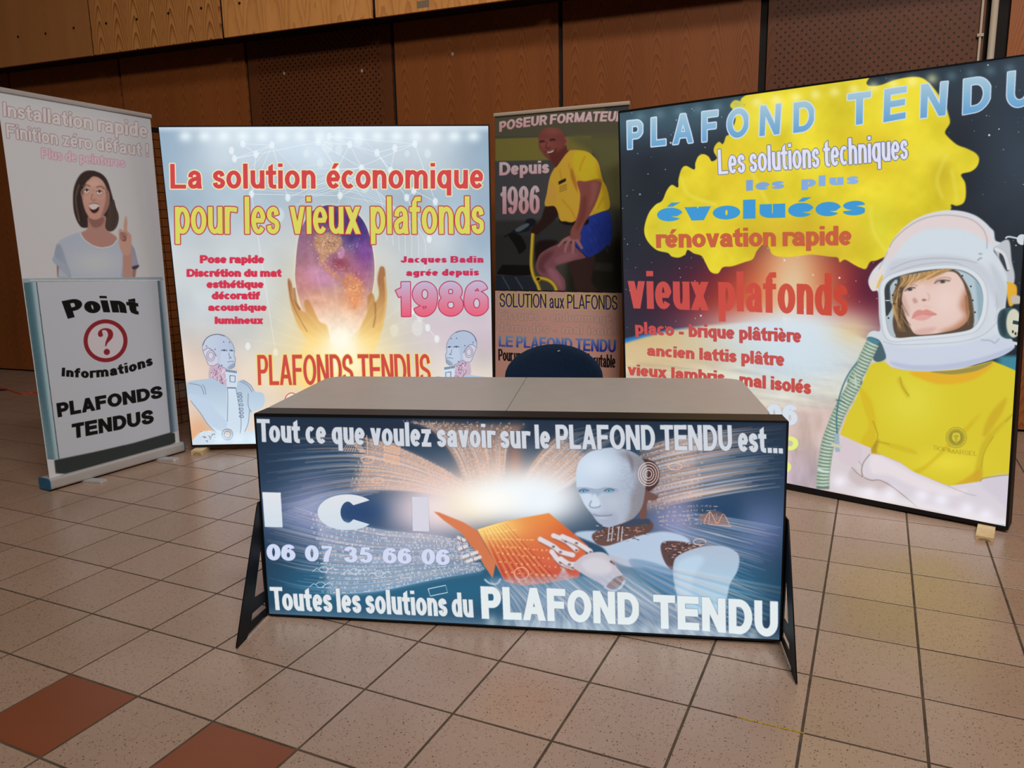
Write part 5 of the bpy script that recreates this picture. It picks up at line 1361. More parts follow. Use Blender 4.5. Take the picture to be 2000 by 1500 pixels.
# ---------------------------------------------------------------- roll-up with the question mark
def art_info():
    u, v = basis(1.5066, .0261, -.0280)
    c = Canvas((-1.3421, .9685, .085), u, v, .9356, 2.262, 420, (168, 162, 158))
    c.field((150, 150, 150), lambda X, Y: .5 * (1 - sm(Y - X * .2, 172, 200)))
    a = lambda P: g(0, 150, 3.75, P); b = lambda P: g(0, 520, 3.262, P)
    OUT = (108, 72, 84)
    c.text('Installation rapide', a([(25, 288), (550, 372), (1080, 450)]), a([(20, 183), (550, 262), (1078, 340)]), (182, 168, 168), S=.21, Hh=.16, sp=.11, space=.34, out=OUT, ow=.75)
    c.text('Finition zéro défaut !', a([(50, 447), (560, 520), (1088, 585)]), a([(42, 340), (560, 420), (1086, 492)]), (182, 168, 168), S=.21, Hh=.16, sp=.11, space=.34, out=OUT, ow=.75)
    c.text('Plus de peintures', a([(306, 595), (915, 662)]), a([(303, 520), (915, 598)]), (184, 160, 164), S=.2, Hh=.15, sp=.11, space=.34, out=(160, 96, 116), ow=.9)
    # woman
    DH = (50, 38, 34)
    c.poly(a([(535, 900), (540, 820), (565, 750), (600, 705), (650, 686), (720, 700), (760, 725), (790, 770), (815, 850), (840, 940), (866, 1010), (862, 1070), (835, 1120), (790, 1130), (700, 1100), (610, 1105), (575, 1075), (545, 1000)]), DH, 1, .4)
    c.poly(a([(650, 1020), (770, 1020), (775, 1110), (850, 1170), (850, 1200), (820, 1235), (730, 1250), (650, 1220), (590, 1150), (640, 1110)]), (150, 108, 96), 1, .5)
    c.poly(a([(650, 1030), (760, 1030), (740, 1090), (680, 1100)]), (106, 70, 62), .7, 2)
    TS = [(385, 1345), (412, 1230), (440, 1195), (500, 1165), (585, 1135), (620, 1190), (680, 1235), (750, 1252), (820, 1235), (860, 1190), (960, 1215), (985, 1260), (1016, 1385), (985, 1400), (970, 1395), (965, 1468), (425, 1468), (430, 1380), (400, 1370)]
    c.poly(a([(415, 1365), (500, 1400), (520, 1468), (420, 1468)]), (120, 84, 72), 1, .5, smooth=False)
    c.poly(a([(960, 1380), (1000, 1400), (990, 1468), (955, 1468)]), (134, 96, 84), 1, .5, smooth=False)
    c.poly(a(TS), (148, 150, 158), 1, .4, smooth=False)
    c.clipto(a(TS), smooth=False)
    c.poly(a([(400, 1250), (440, 1230), (480, 1330), (520, 1468), (470, 1430), (410, 1370)]), (118, 124, 134), .8, 2)
    c.poly(a([(900, 1250), (985, 1240), (1016, 1385), (970, 1400), (940, 1468), (890, 1468), (905, 1350)]), (120, 110, 122), .7, 3)
    c.soft(*a([(700, 1360)])[0], 50, 26, (166, 164, 170), .8)
    c.clipto()
    c.stroke(a([(585, 1140), (615, 1190), (680, 1235), (750, 1252), (820, 1235), (855, 1195)]), 1.5, (186, 186, 190), .8)
    c.poly(a([(385, 1345), (400, 1320), (490, 1385), (515, 1440), (490, 1450), (420, 1380)]), (136, 140, 148), 1, .6)
    c.poly(a([(965, 1390), (1016, 1378), (1010, 1398), (985, 1410), (965, 1402)]), (44, 44, 50), .9, .5)
    FA = [(595, 860), (600, 800), (625, 750), (680, 728), (740, 745), (780, 790), (800, 850), (800, 930), (780, 980), (745, 1025), (700, 1045), (655, 1030), (620, 970)]
    c.poly(a(FA), (166, 122, 106), 1, .5)
    c.clipto(a(FA))
    c.soft(*a([(690, 780)])[0], 18, 10, (186, 146, 128), .8); c.soft(*a([(650, 900)])[0], 9, 10, (178, 132, 114), .6)
    c.poly(a([(770, 800), (805, 860), (795, 960), (740, 1030), (760, 960), (775, 890)]), (118, 80, 70), .7, 2.5)
    c.poly(a([(595, 800), (625, 790), (600, 940), (640, 1010), (590, 960)]), (112, 76, 66), .7, 2.5)
    c.clipto()
    c.poly(a([(545, 850), (590, 730), (660, 692), (700, 700), (640, 760), (605, 830), (595, 940), (640, 1060), (615, 1100), (570, 1060), (540, 960)]), DH, 1, .6)
    c.poly(a([(700, 695), (760, 730), (790, 790), (806, 850), (790, 830), (750, 760), (690, 722), (640, 760), (660, 705)]), DH, 1, .6)
    c.poly(a([(800, 940), (830, 930), (866, 1020), (850, 1100), (800, 1128), (775, 1090), (785, 1010)]), (66, 50, 44), 1, .6)
    for k in range(26):
        x = rng.uniform(552, 582); c.stroke(a([(x + 22, 770 + rng.uniform(0, 40)), (x - 4, 900), (x + 24, 1060)]), 1.1, [(92, 72, 62), (30, 24, 22)][k % 2], .6)
        x = rng.uniform(812, 850); c.stroke(a([(x - 14, 900), (x, 980), (x - 14, 1100)]), 1.1, [(96, 74, 64), (34, 26, 24)][k % 2], .5)
    c.poly(a([(648, 938), (690, 930), (730, 940), (722, 968), (692, 975), (662, 965)]), (190, 186, 180), 1, .4)
    c.poly(a([(648, 938), (662, 965), (692, 972), (728, 948), (715, 985), (685, 998), (660, 975)]), (60, 26, 26), 1, .5)
    c.stroke(a([(648, 935), (690, 925), (732, 938)]), 2, (140, 76, 70), .9, .4)
    c.stroke(a([(676, 850), (668, 895), (684, 906), (702, 898)]), 1.6, (124, 82, 70), .8, .5)
    for ex, ey in ((632, 835), (725, 845)):
        c.ell(*a([(ex, ey)])[0], 5, 3, (190, 186, 184), 1, .4); c.ell(*a([(ex + 3, ey - 4)])[0], 2.3, 2.2, (50, 40, 38)); c.stroke(a([(ex - 22, ey), (ex, ey - 15), (ex + 22, ey - 4)]), 1.3, (60, 40, 34), .9)
    c.stroke(a([(600, 800), (632, 792), (660, 802)]), 1.8, (84, 58, 48), .9, .4); c.stroke(a([(705, 808), (740, 802), (762, 820)]), 1.8, (84, 58, 48), .9, .4)
    for ex, ey in ((630, 850), (733, 856)): c.stroke(a([(ex + 37 * math.cos(t), ey + 35 * math.sin(t)) for t in np.linspace(0, 6, 12)]), 1.1, (176, 140, 124), .95, closed=True)
    c.stroke(a([(667, 850), (696, 850)]), 1.2, (176, 140, 124)); c.stroke(a([(770, 850), (795, 850)]), 1.2, (120, 90, 80))
    # raised hand
    c.poly(a([(905, 1290), (960, 1280), (965, 1380), (960, 1468), (905, 1468)]), (156, 114, 100), 1, .5)
    c.poly(a([(870, 1120), (890, 1115), (905, 1130), (905, 1090), (915, 1030), (924, 1022), (932, 1060), (932, 1125), (960, 1160), (962, 1230), (950, 1300), (905, 1300), (875, 1240), (870, 1160)]), (166, 124, 108), 1, .4)
    c.poly(a([(880, 1140), (925, 1145), (925, 1195), (895, 1200), (878, 1180)]), (140, 98, 86), .9, .8)
    c.stroke(a([(900, 1165), (915, 1175), (915, 1200), (895, 1196)]), 2, (90, 54, 46), .8, .6); c.stroke(a([(885, 1140), (905, 1150)]), 1.2, (104, 66, 58), .7)
    # printed counter
    PIL = lambda x0, x1: hgrad((150, 160, 160), (60, 84, 92), x0, x1)
    c.poly(b([(143, 78), (1035, 68), (1040, 90), (145, 104)]), (124, 132, 136), 1, 0, smooth=False)
    c.stroke(b([(190, 88), (600, 88), (1020, 88)]), 1.5, (196, 202, 206), .9, smooth=False)
    def strip(l0, l1, r0, r1, cols):                             # vertical strip with soft bars
        n_ = len(cols) - 1
        for k in range(n_ * 6):
            f0, f1 = k / (n_ * 6), (k + 1) / (n_ * 6) + .02
            i = k / 6; i0 = int(i); cc = np.array(cols[i0]) * (1 - (i - i0)) + np.array(cols[i0 + 1]) * (i - i0)
            L0, L1, R0, R1 = map(np.array, (l0, l1, r0, r1))
            c.poly(b([L0 + (R0 - L0) * f0, L0 + (R0 - L0) * f1, L1 + (R1 - L1) * f1, L1 + (R1 - L1) * f0]), tuple(cc), 1, 0, smooth=False)
    strip((148, 104), (303, 1228), (232, 100), (375, 1232), [(66, 88, 92), (60, 84, 90), (72, 98, 104), (130, 146, 148), (140, 152, 152)])
    strip((1002, 92), (1085, 1062), (1035, 90), (1135, 1048), [(54, 66, 74), (76, 92, 102), (130, 138, 142), (150, 152, 152)])
    c.poly(b([(148, 850), (250, 850), (345, 1231), (240, 1231)]), (140, 150, 152), .35, 8, smooth=False)
    c.poly(b([(232, 100), (1003, 92), (1030, 400), (1060, 800), (1085, 1062), (850, 1125), (600, 1180), (375, 1228), (330, 900), (280, 480)]), (154, 152, 154), 1, .3, smooth=False)
    c.stroke(b([(232, 100), (290, 560), (345, 990), (376, 1228)]), 1.6, (44, 44, 46), .9); c.stroke(b([(1003, 92), (1030, 420), (1066, 850), (1085, 1062)]), 1.1, (84, 86, 90), .8)
    c.poly(b([(345, 1235), (376, 1228), (600, 1182), (850, 1125), (1085, 1058), (1112, 1062), (1117, 1120), (1050, 1160), (800, 1230), (560, 1285), (420, 1322), (355, 1318)]), (42, 44, 42), 1, .4, smooth=False)
    BK = (15, 15, 13)
    c.text('Point', b([(432, 334), (560, 302), (650, 292), (770, 294), (888, 308)]), b([(392, 222), (540, 194), (650, 188), (760, 192), (875, 206)]), BK, S=.32, Hh=.2, sp=.13)
    for r_, cl in ((140, (112, 30, 34)), (114, (168, 156, 156))): c.ell(*b([(672, 474)])[0], r_ / 3.262, r_ / 3.262 * .975, cl)
    RD = (112, 30, 34)
    c.poly(b([(625, 440), (628, 415), (650, 398), (680, 394), (708, 404), (720, 428), (715, 455), (698, 475), (684, 490), (676, 508), (670, 508), (672, 485), (680, 462), (688, 440), (682, 415), (665, 405), (650, 410), (652, 425), (655, 440), (640, 450)]), RD)
    c.ell(*b([(680, 545)])[0], 6, 6, RD)
    c.text('Informations', b([(392, 700), (560, 712), (700, 700), (840, 672), (974, 628)]), b([(395, 645), (560, 650), (700, 636), (836, 608), (962, 566)]), BK, S=.28, Hh=.2, sp=.15)
    c.text('PLAFONDS', b([(369, 962), (1037, 836)]), b([(358, 872), (1030, 758)]), BK, S=.28, Hh=.23, sp=.1)
    c.text('TENDUS', b([(462, 1098), (980, 998)]), b([(456, 1004), (974, 910)]), BK, S=.28, Hh=.23, sp=.1)
    return c


# ---------------------------------------------------------------- roll-up with the man in shorts
def art_fitter():
    u, v = basis(-.0816, .0075, -.0216)
    c = Canvas((.490, 3.344, -.17), u, v, 1.02, 2.53, 420, (58, 56, 46))
    a = lambda P: g(950, 180, 5.172, P); b = lambda P: g(950, 460, 5.172, P)
    c.field((74, 68, 50), lambda X, Y: (1 - sm(Y, 262, 274)) * .9)
    c.poly(a([(90, 470), (560, 455), (1060, 440), (1060, 640), (600, 690), (90, 700)]), (104, 92, 44), 1, 1, smooth=False)
    c.poly(a([(800, 445), (1400, 440), (1400, 1200), (1250, 1150), (1100, 640)]), (82, 76, 46), 1, 8, smooth=False)
    c.poly(a([(90, 700), (620, 690), (700, 760), (640, 1300), (90, 1300)]), (62, 58, 58), 1, 2, smooth=False)
    c.poly(a([(1200, 130), (1440, 130), (1440, 200), (1190, 190)]), (52, 50, 48), 1, 1, smooth=False)
    c.poly(a([(90, 1300), (900, 1290), (900, 1600), (90, 1600)]), (44, 42, 40), 1, 4, smooth=False)
    c.poly(b([(90, 0), (500, 0), (480, 300), (90, 390)]), (40, 38, 36), 1, 3, smooth=False)
    c.poly(b([(100, 390), (160, 295), (440, 300), (450, 400), (300, 410)]), (20, 16, 15), 1, 1, smooth=False)
    c.poly(b([(90, 400), (470, 410), (520, 560), (90, 560)]), (34, 36, 42), 1, 1, smooth=False)
    c.poly(b([(820, 250), (1400, 0), (1400, 600), (800, 600)]), (30, 26, 20), 1, 14, smooth=False)
    c.poly(b([(1090, 270), (1280, 280), (1270, 370), (1080, 350)]), (44, 40, 36), .8, 2, smooth=False)
    for L_ in ([(160, 410), (240, 550)], [(290, 415), (370, 545)]): c.stroke(b(L_), 1.6, (86, 92, 104), .8, .3, smooth=False)
    # rear leg, bag
    c.poly(b([(830, 280), (960, 180), (1090, 200), (1080, 320), (1060, 460), (1110, 560), (920, 560), (870, 430)]), (50, 32, 28), 1, 2)
    c.poly(b([(520, 60), (720, 60), (600, 180), (520, 330), (490, 200)]), (30, 18, 16), 1, 3)
    # front leg
    c.poly(b([(720, 90), (900, 90), (1000, 200), (980, 230), (850, 260), (700, 310), (740, 380), (790, 450), (790, 560), (720, 560), (690, 490), (600, 430), (530, 390), (500, 320), (510, 250), (560, 170)]), (112, 66, 70), 1, .8)
    c.poly(b([(520, 330), (560, 200), (680, 150), (640, 230), (580, 300), (600, 380)]), (80, 42, 44), .7, 4)
    c.poly(b([(620, 330), (680, 340), (740, 420), (760, 540), (700, 480), (640, 420)]), (140, 88, 98), .7, 4)
    c.poly(b([(700, 230), (820, 170), (940, 190), (850, 250), (720, 290)]), (134, 84, 88), .6, 4)
    # shorts
    SH = [(1000, 1290), (1080, 1230), (1200, 1200), (1250, 1230), (1270, 1350), (1265, 1460), (1240, 1560)]
    c.poly(list(a(SH)) + list(b([(1220, 90), (1150, 160), (1020, 222), (960, 160), (890, 90), (940, -60)])) + list(a([(960, 1380)])), (34, 48, 116), 1, .8)
    for k in range(22):
        x, y = rng.uniform(1000, 1230), rng.uniform(1280, 1600); c.stroke(a([(x, y), (x + 30, y + rng.uniform(20, 60))]), 3, [(54, 74, 150), (20, 28, 80)][k % 2], .35, 1.5)
    c.stroke(b([(890, 95), (950, 160), (1020, 220)]), 1.6, (20, 24, 60), .9)
    # left forearm down to the tool
    c.poly(a([(600, 1150), (690, 1150), (720, 1250), (560, 1400), (480, 1450), (450, 1380), (540, 1300)]), (40, 24, 20), 1, 1.5)
    c.poly(a([(740, 1280), (1010, 1280), (1000, 1340), (800, 1340)]), (24, 20, 18), 1, 1)
    # shirt
    TSH = [(690, 760), (760, 660), (830, 595), (900, 585), (1010, 600), (1080, 650), (1130, 720), (1170, 880), (1210, 960), (1236, 1060), (1240, 1170), (1150, 1210), (1060, 1245), (920, 1290), (860, 1315), (800, 1305), (745, 1295), (715, 1200), (680, 1150), (590, 1145), (610, 1020), (640, 860)]
    c.poly(a(TSH), (190, 138, 44), 1, .6)
    c.clipto(a(TSH))
    c.poly(a([(900, 590), (1080, 650), (1160, 900), (1240, 1170), (1100, 1200), (960, 900), (880, 780)]), (196, 154, 30), .8, 4)
    c.poly(a([(1100, 700), (1250, 1000), (1250, 1200), (1190, 1180), (1160, 1000)]), (158, 126, 28), .7, 4)
    c.poly(a([(860, 760), (900, 880), (920, 1010), (890, 960), (850, 850)]), (140, 92, 30), .8, 2)
    c.poly(a([(590, 1100), (690, 1130), (700, 1000), (640, 900), (600, 1000)]), (176, 128, 60), .6, 3)
    for L_ in ([(830, 720), (850, 800), (880, 880)], [(760, 1080), (860, 1200), (900, 1290)], [(1000, 640), (960, 720), (940, 800)], [(740, 780), (760, 900)], [(1180, 1060), (1120, 1180)]): c.stroke(a(L_), 3, (140, 100, 26), .5, 1.5)
    c.clipto()
    c.poly(a([(725, 905), (800, 868), (802, 898), (730, 935)]), (26, 24, 22), 1, .3, smooth=False)
    for k in range(4): c.stroke(a([(735, 958 + 17 * k), (812, 930 + 17 * k)]), 1.0, (90, 70, 34), .9, smooth=False)
    # arm on the knee
    c.poly(a([(915, 905), (1000, 900), (1100, 880), (1160, 890), (1150, 990), (1100, 1130), (1040, 1240), (980, 1340), (930, 1450), (860, 1460), (850, 1400), (900, 1300), (935, 1180), (945, 1030)]), (120, 64, 56), 1, .7)
    c.poly(a([(960, 1080), (1010, 1060), (1000, 1250), (930, 1380), (900, 1380), (940, 1220)]), (92, 46, 40), .6, 4)
    c.poly(a([(1060, 920), (1130, 920), (1100, 1060), (1040, 1160), (1060, 1020)]), (142, 84, 76), .6, 4)
    c.poly(a([(1030, 905), (1080, 885), (1140, 875), (1168, 895), (1160, 912), (1110, 890)]), (150, 106, 24), .9, .6)
    c.poly(b([(840, 0), (940, -20), (950, 40), (930, 60), (820, 40)]), (116, 66, 62), 1, .6)
    for P in ([(840, 20), (780, 50), (720, 112)], [(850, 30), (810, 90), (790, 172)], [(880, 40), (875, 110), (870, 182)], [(910, 40), (940, 90), (968, 135)]): c.stroke(b(P), [7, 6, 4.4], (140, 88, 84), 1, .5)
    # head
    HDp = [(525, 500), (530, 430), (560, 385), (610, 360), (680, 356), (740, 372), (780, 420), (800, 460), (812, 490), (805, 540), (815, 580), (800, 620), (760, 680), (700, 750), (660, 700), (600, 660), (560, 610), (530, 560)]
    c.poly(a([(640, 640), (760, 600), (830, 590), (770, 660), (700, 760), (670, 720)]), (84, 38, 32), 1, 1)
    c.poly(a(HDp), (104, 54, 46), 1, .6)
    c.clipto(a(HDp))
    c.soft(*a([(660, 390)])[0], 18, 9, (120, 68, 58), .8); c.soft(*a([(600, 520)])[0], 12, 9, (132, 70, 62), .7); c.soft(*a([(690, 540)])[0], 10, 10, (118, 62, 54), .6)
    c.poly(a([(640, 640), (760, 580), (820, 520), (800, 620), (700, 760)]), (74, 34, 28), .7, 4)
    c.clipto()
    c.stroke(a([(790, 460), (812, 485), (806, 520), (785, 530)]), 2.5, (134, 76, 64), .9, .5)
    c.poly(a([(606, 605), (640, 600), (680, 585), (672, 605), (640, 615), (612, 620)]), (178, 160, 150), 1, .4)
    c.stroke(a([(590, 600), (640, 625), (690, 595), (705, 565)]), 1.8, (54, 22, 20), .8, .6)
    c.stroke(a([(612, 500), (600, 555), (620, 568), (645, 555)]), 2, (70, 32, 28), .8, .8)
    for P in ([(538, 508), (560, 495), (590, 502)], [(640, 490), (665, 478), (695, 485)]): c.stroke(a(P), 3.4, (44, 20, 18), .85, .8)
    # drill and yellow hand rail
    c.poly(a([(175, 1455), (240, 1420), (290, 1380), (380, 1330), (400, 1290), (450, 1275), (490, 1290), (495, 1340), (440, 1370), (430, 1400), (340, 1420), (300, 1430), (330, 1500), (270, 1500), (250, 1440), (190, 1465)]), (22, 24, 26), 1, .5)
    c.poly(a([(290, 1385), (400, 1325), (430, 1345), (330, 1410)]), (74, 80, 84), 1, .8)
    c.poly(b([(220, -10), (330, -10), (400, 100), (385, 150), (330, 185), (310, 140), (270, 70)]), (18, 18, 18), 1, .6)
    for P in ([(470, -20), (462, 100), (455, 300), (480, 420), (520, 500), (545, 580)], [(500, 430), (570, 435), (640, 460), (690, 510), (715, 580)]):
        c.stroke(b(P), 7.5, (120, 92, 24), 1, .4); c.stroke([(x - .8, y - .6) for x, y in b(P)], 4.5, (184, 148, 46), 1, .5)
    c.ell(*b([(522, 440)])[0], 5, 5, (150, 116, 34)); c.ell(*b([(522, 440)])[0], 3, 3, (30, 22, 14))
    # lower panel
    c.poly([(960, 566), (1215, 572), (1225, 900), (960, 900)], vgrad((172, 130, 116), (186, 128, 108), 570, 740), 1, 0, smooth=False)
    c.field((24, 18, 14), lambda X, Y: .9 * (np.abs(Y - (566.5 + (X - 968) * .018)) < 1.2))
    PKT = vgrad((192, 150, 146), (186, 122, 122), 230, 255)
    c.text('POSEUR FORMATEUR', a([(130, 403), (290, 365), (580, 330), (900, 302), (1130, 296), (1380, 296)]), a([(130, 300), (290, 265), (580, 232), (900, 205), (1130, 194), (1400, 192)]), PKT, S=.28, Hh=.19, sp=.09, space=.28, out=(110, 78, 74), ow=.5)
    c.text('Depuis', a([(130, 842), (632, 818)]), a([(130, 708), (630, 690)]), vgrad((180, 160, 158), (196, 136, 134), 318, 343), S=.25, Hh=.2, sp=.1, out=(100, 70, 70), ow=.5)
    c.text('1986', a([(130, 1232), (536, 1228)]), a([(128, 955), (536, 942)]), vgrad((178, 158, 156), (190, 118, 118), 365, 420), S=.26, Hh=.11, sp=.12, out=(96, 70, 72), ow=.5)
    c.text('SOLUTION aux PLAFONDS', b([(132, 722), (580, 732), (1322, 752)]), b([(132, 582), (580, 590), (1320, 604)]), vgrad((44, 22, 60), (50, 26, 110), 575, 605), S=.16, Hh=.1, sp=.13, space=.38, out=(190, 162, 70), ow=1.4, ob=.5)
    for tx, b0, b1, t0, t1 in (('Fissurés - endommagés', (122, 848), (1308, 886), (120, 755), (1308, 802)), ('démodés - mal isolés', (108, 966), (1340, 1012), (108, 876), (1340, 920))):
        c.text(tx, b([b0, b1]), b([t0, t1]), (176, 134, 120), S=.23, Hh=.17, sp=.11, space=.5, out=(140, 100, 84), ow=.55)
    c.text('LE PLAFOND TENDU', b([(124, 1120), (1305, 1182)]), b([(124, 1008), (1308, 1052)]), vgrad((110, 136, 172), (34, 44, 120), 656, 686), S=.25, Hh=.16, sp=.09, space=.34)
    c.text('Pour une finition de qualité indiscutable', b([(122, 1262), (1300, 1338)]), b([(120, 1145), (1300, 1205)]), (22, 18, 18), S=.25, Hh=.12, sp=.06, space=.22)
    return c


# ================================================================== the stand
def light_box(name, label, group, cv, corners, inner, depth, lamp_emit=1.0):
    """corners: bl, br, tr, tl of the outer frame in target pixels; inner: same for the visible fabric"""
    q = cv.uv(corners); qi = cv.uv(inner)
    base = cv.O + cv.U * q[0][0] + cv.V * q[0][1]
    mid = cv.O + cv.U * (q[0][0] + q[1][0]) / 2 + cv.V * (q[0][1] + q[1][1]) / 2
    root = empty(name, (mid[0], mid[1], min(mid[2], .05) * 0)); tag(root, label, 'lightbox', group)
    R0 = np.array([mid[0], mid[1], 0])
    def P(uv, d): return cv.O + cv.U * uv[0] + cv.V * uv[1] + cv.N * d - R0
    lip = .003
    vs = [P(k, lip) for k in q] + [P(k, lip) for k in qi] + [P(k, -depth) for k in q] + [P(k, -.004) for k in qi]
    fs = []
    for i in range(4):
        j = (i + 1) % 4
        fs += [(i, j, 4 + j, 4 + i), (j, i, 8 + i, 8 + j), (4 + i, 4 + j, 12 + j, 12 + i)]
    bm = bmesh.new(); V_ = [bm.verts.new(v) for v in vs]
    for f in fs: bm.faces.new([V_[k] for k in f])
    es = [e for e in bm.edges if (e.verts[0] in V_[:4] and e.verts[1] in V_[:4]) or ({V_.index(e.verts[0]) % 4, V_.index(e.verts[1]) % 4}.__len__() == 1 and min(V_.index(e.verts[0]), V_.index(e.verts[1])) < 4 and max(V_.index(e.verts[0]), V_.index(e.verts[1])) in range(8, 12))]
    bmesh.ops.bevel(bm, geom=es, offset=.003, segments=2, affect='EDGES')
    bm_obj('frame', bm, M_BLACK, root)
    mesh('back_panel', [P(k, -depth + .001) for k in q], [(3, 2, 1, 0)], M_BLACKMATT, root)
    im = cv.image(name + '_print')
    fo = mesh('printed_fabric', [P(k, -.0005) for k in qi], [(0, 1, 2, 3)], print_material(name + '_fabric', im, lamp_emit), root)
    uvl = fo.data.uv_layers.new(name='UVMap')
    for li, k in enumerate(qi): uvl.data[li].uv = (k[0] / cv.w, k[1] / cv.h)
    return root, R0, q, qi, P


cv = art_economic()
r1 = light_box('lightbox', 'large backlit fabric sign about the economical solution, glowing globe held in two hands', 'tall backlit lightboxes', cv,
               [(374, 873), (968, 861.5), (956, 243), (308, 246)], [(376, 869), (964, 858), (953.5, 246), (310, 248.5)], .10)
cv = art_space()
r2 = light_box('lightbox', 'large backlit fabric sign with astronaut helmet portrait and yellow smoke cloud', 'tall backlit lightboxes', cv,
               [(1222, 899), (1969, 1036), (2029, 102), (1207, 217)], [(1226, 882), (1964, 1028), (2023, 106.5), (1210, 221)], .10)
cv = art_counter()
root, R0, q, qi, P = light_box('counter_lightbox', 'low wide backlit sign in front of the table showing a white robot reading a book', None, cv,
                               [(523.5, 1202), (1526, 1254), (1541, 822), (495.5, 807)], [(526, 1198.5), (1522, 1249.5), (1536.5, 825.5), (499.5, 813.5)], .112)
# steel feet: flat triangular plates screwed to both ends
def plate(k0, k1, off):
    A, B = np.array(P(q[k0], 0)), np.array(P(q[k1], 0))
    n = cv.N.copy(); n[2] = 0; n /= np.linalg.norm(n)
    x0 = A.copy(); x0[2] = 0
    def W(f, z): return x0 + n * f + np.array([0, 0, z])
    out = [(-.07, .47), (.0, .475), (.012, .46), (.252, .006), (.245, .0), (.175, .0), (.160, .012), (.0, .012), (-.07, .012)]
    h1 = [(.006, .30), (.086, .135), (.088, .124), (.006, .110)]
    h2 = [(.006, .066), (.118, .073), (.131, .047), (.006, .038)]
    c_ = bpy.data.curves.new('foot', 'CURVE'); c_.dimensions = '2D'; c_.fill_mode = 'BOTH'; c_.extrude = .0022
    for L_ in (out, h1, h2):
        sp = c_.splines.new('POLY'); sp.points.add(len(L_) - 1)
        for pt, (f, z) in zip(sp.points, L_): pt.co = (f, z, 0, 1)
        sp.use_cyclic_u = True
    tmp = bpy.data.objects.new('tmp', c_); COL.objects.link(tmp)
    me = bpy.data.meshes.new_from_object(tmp.evaluated_get(bpy.context.evaluated_depsgraph_get()))
    bpy.data.objects.remove(tmp)
    me.name = 'foot'; me.materials.clear(); me.materials.append(M_BLACKMATT)
    ux = cv.U.copy(); ux[2] = 0; ux /= np.linalg.norm(ux)
    for v in me.vertices:
        w = W(v.co.x, v.co.y) + ux * (off + v.co.z); v.co = w
    return link('foot', me, None, root)
plate(0, 3, -.003); plate(1, 2, .003)


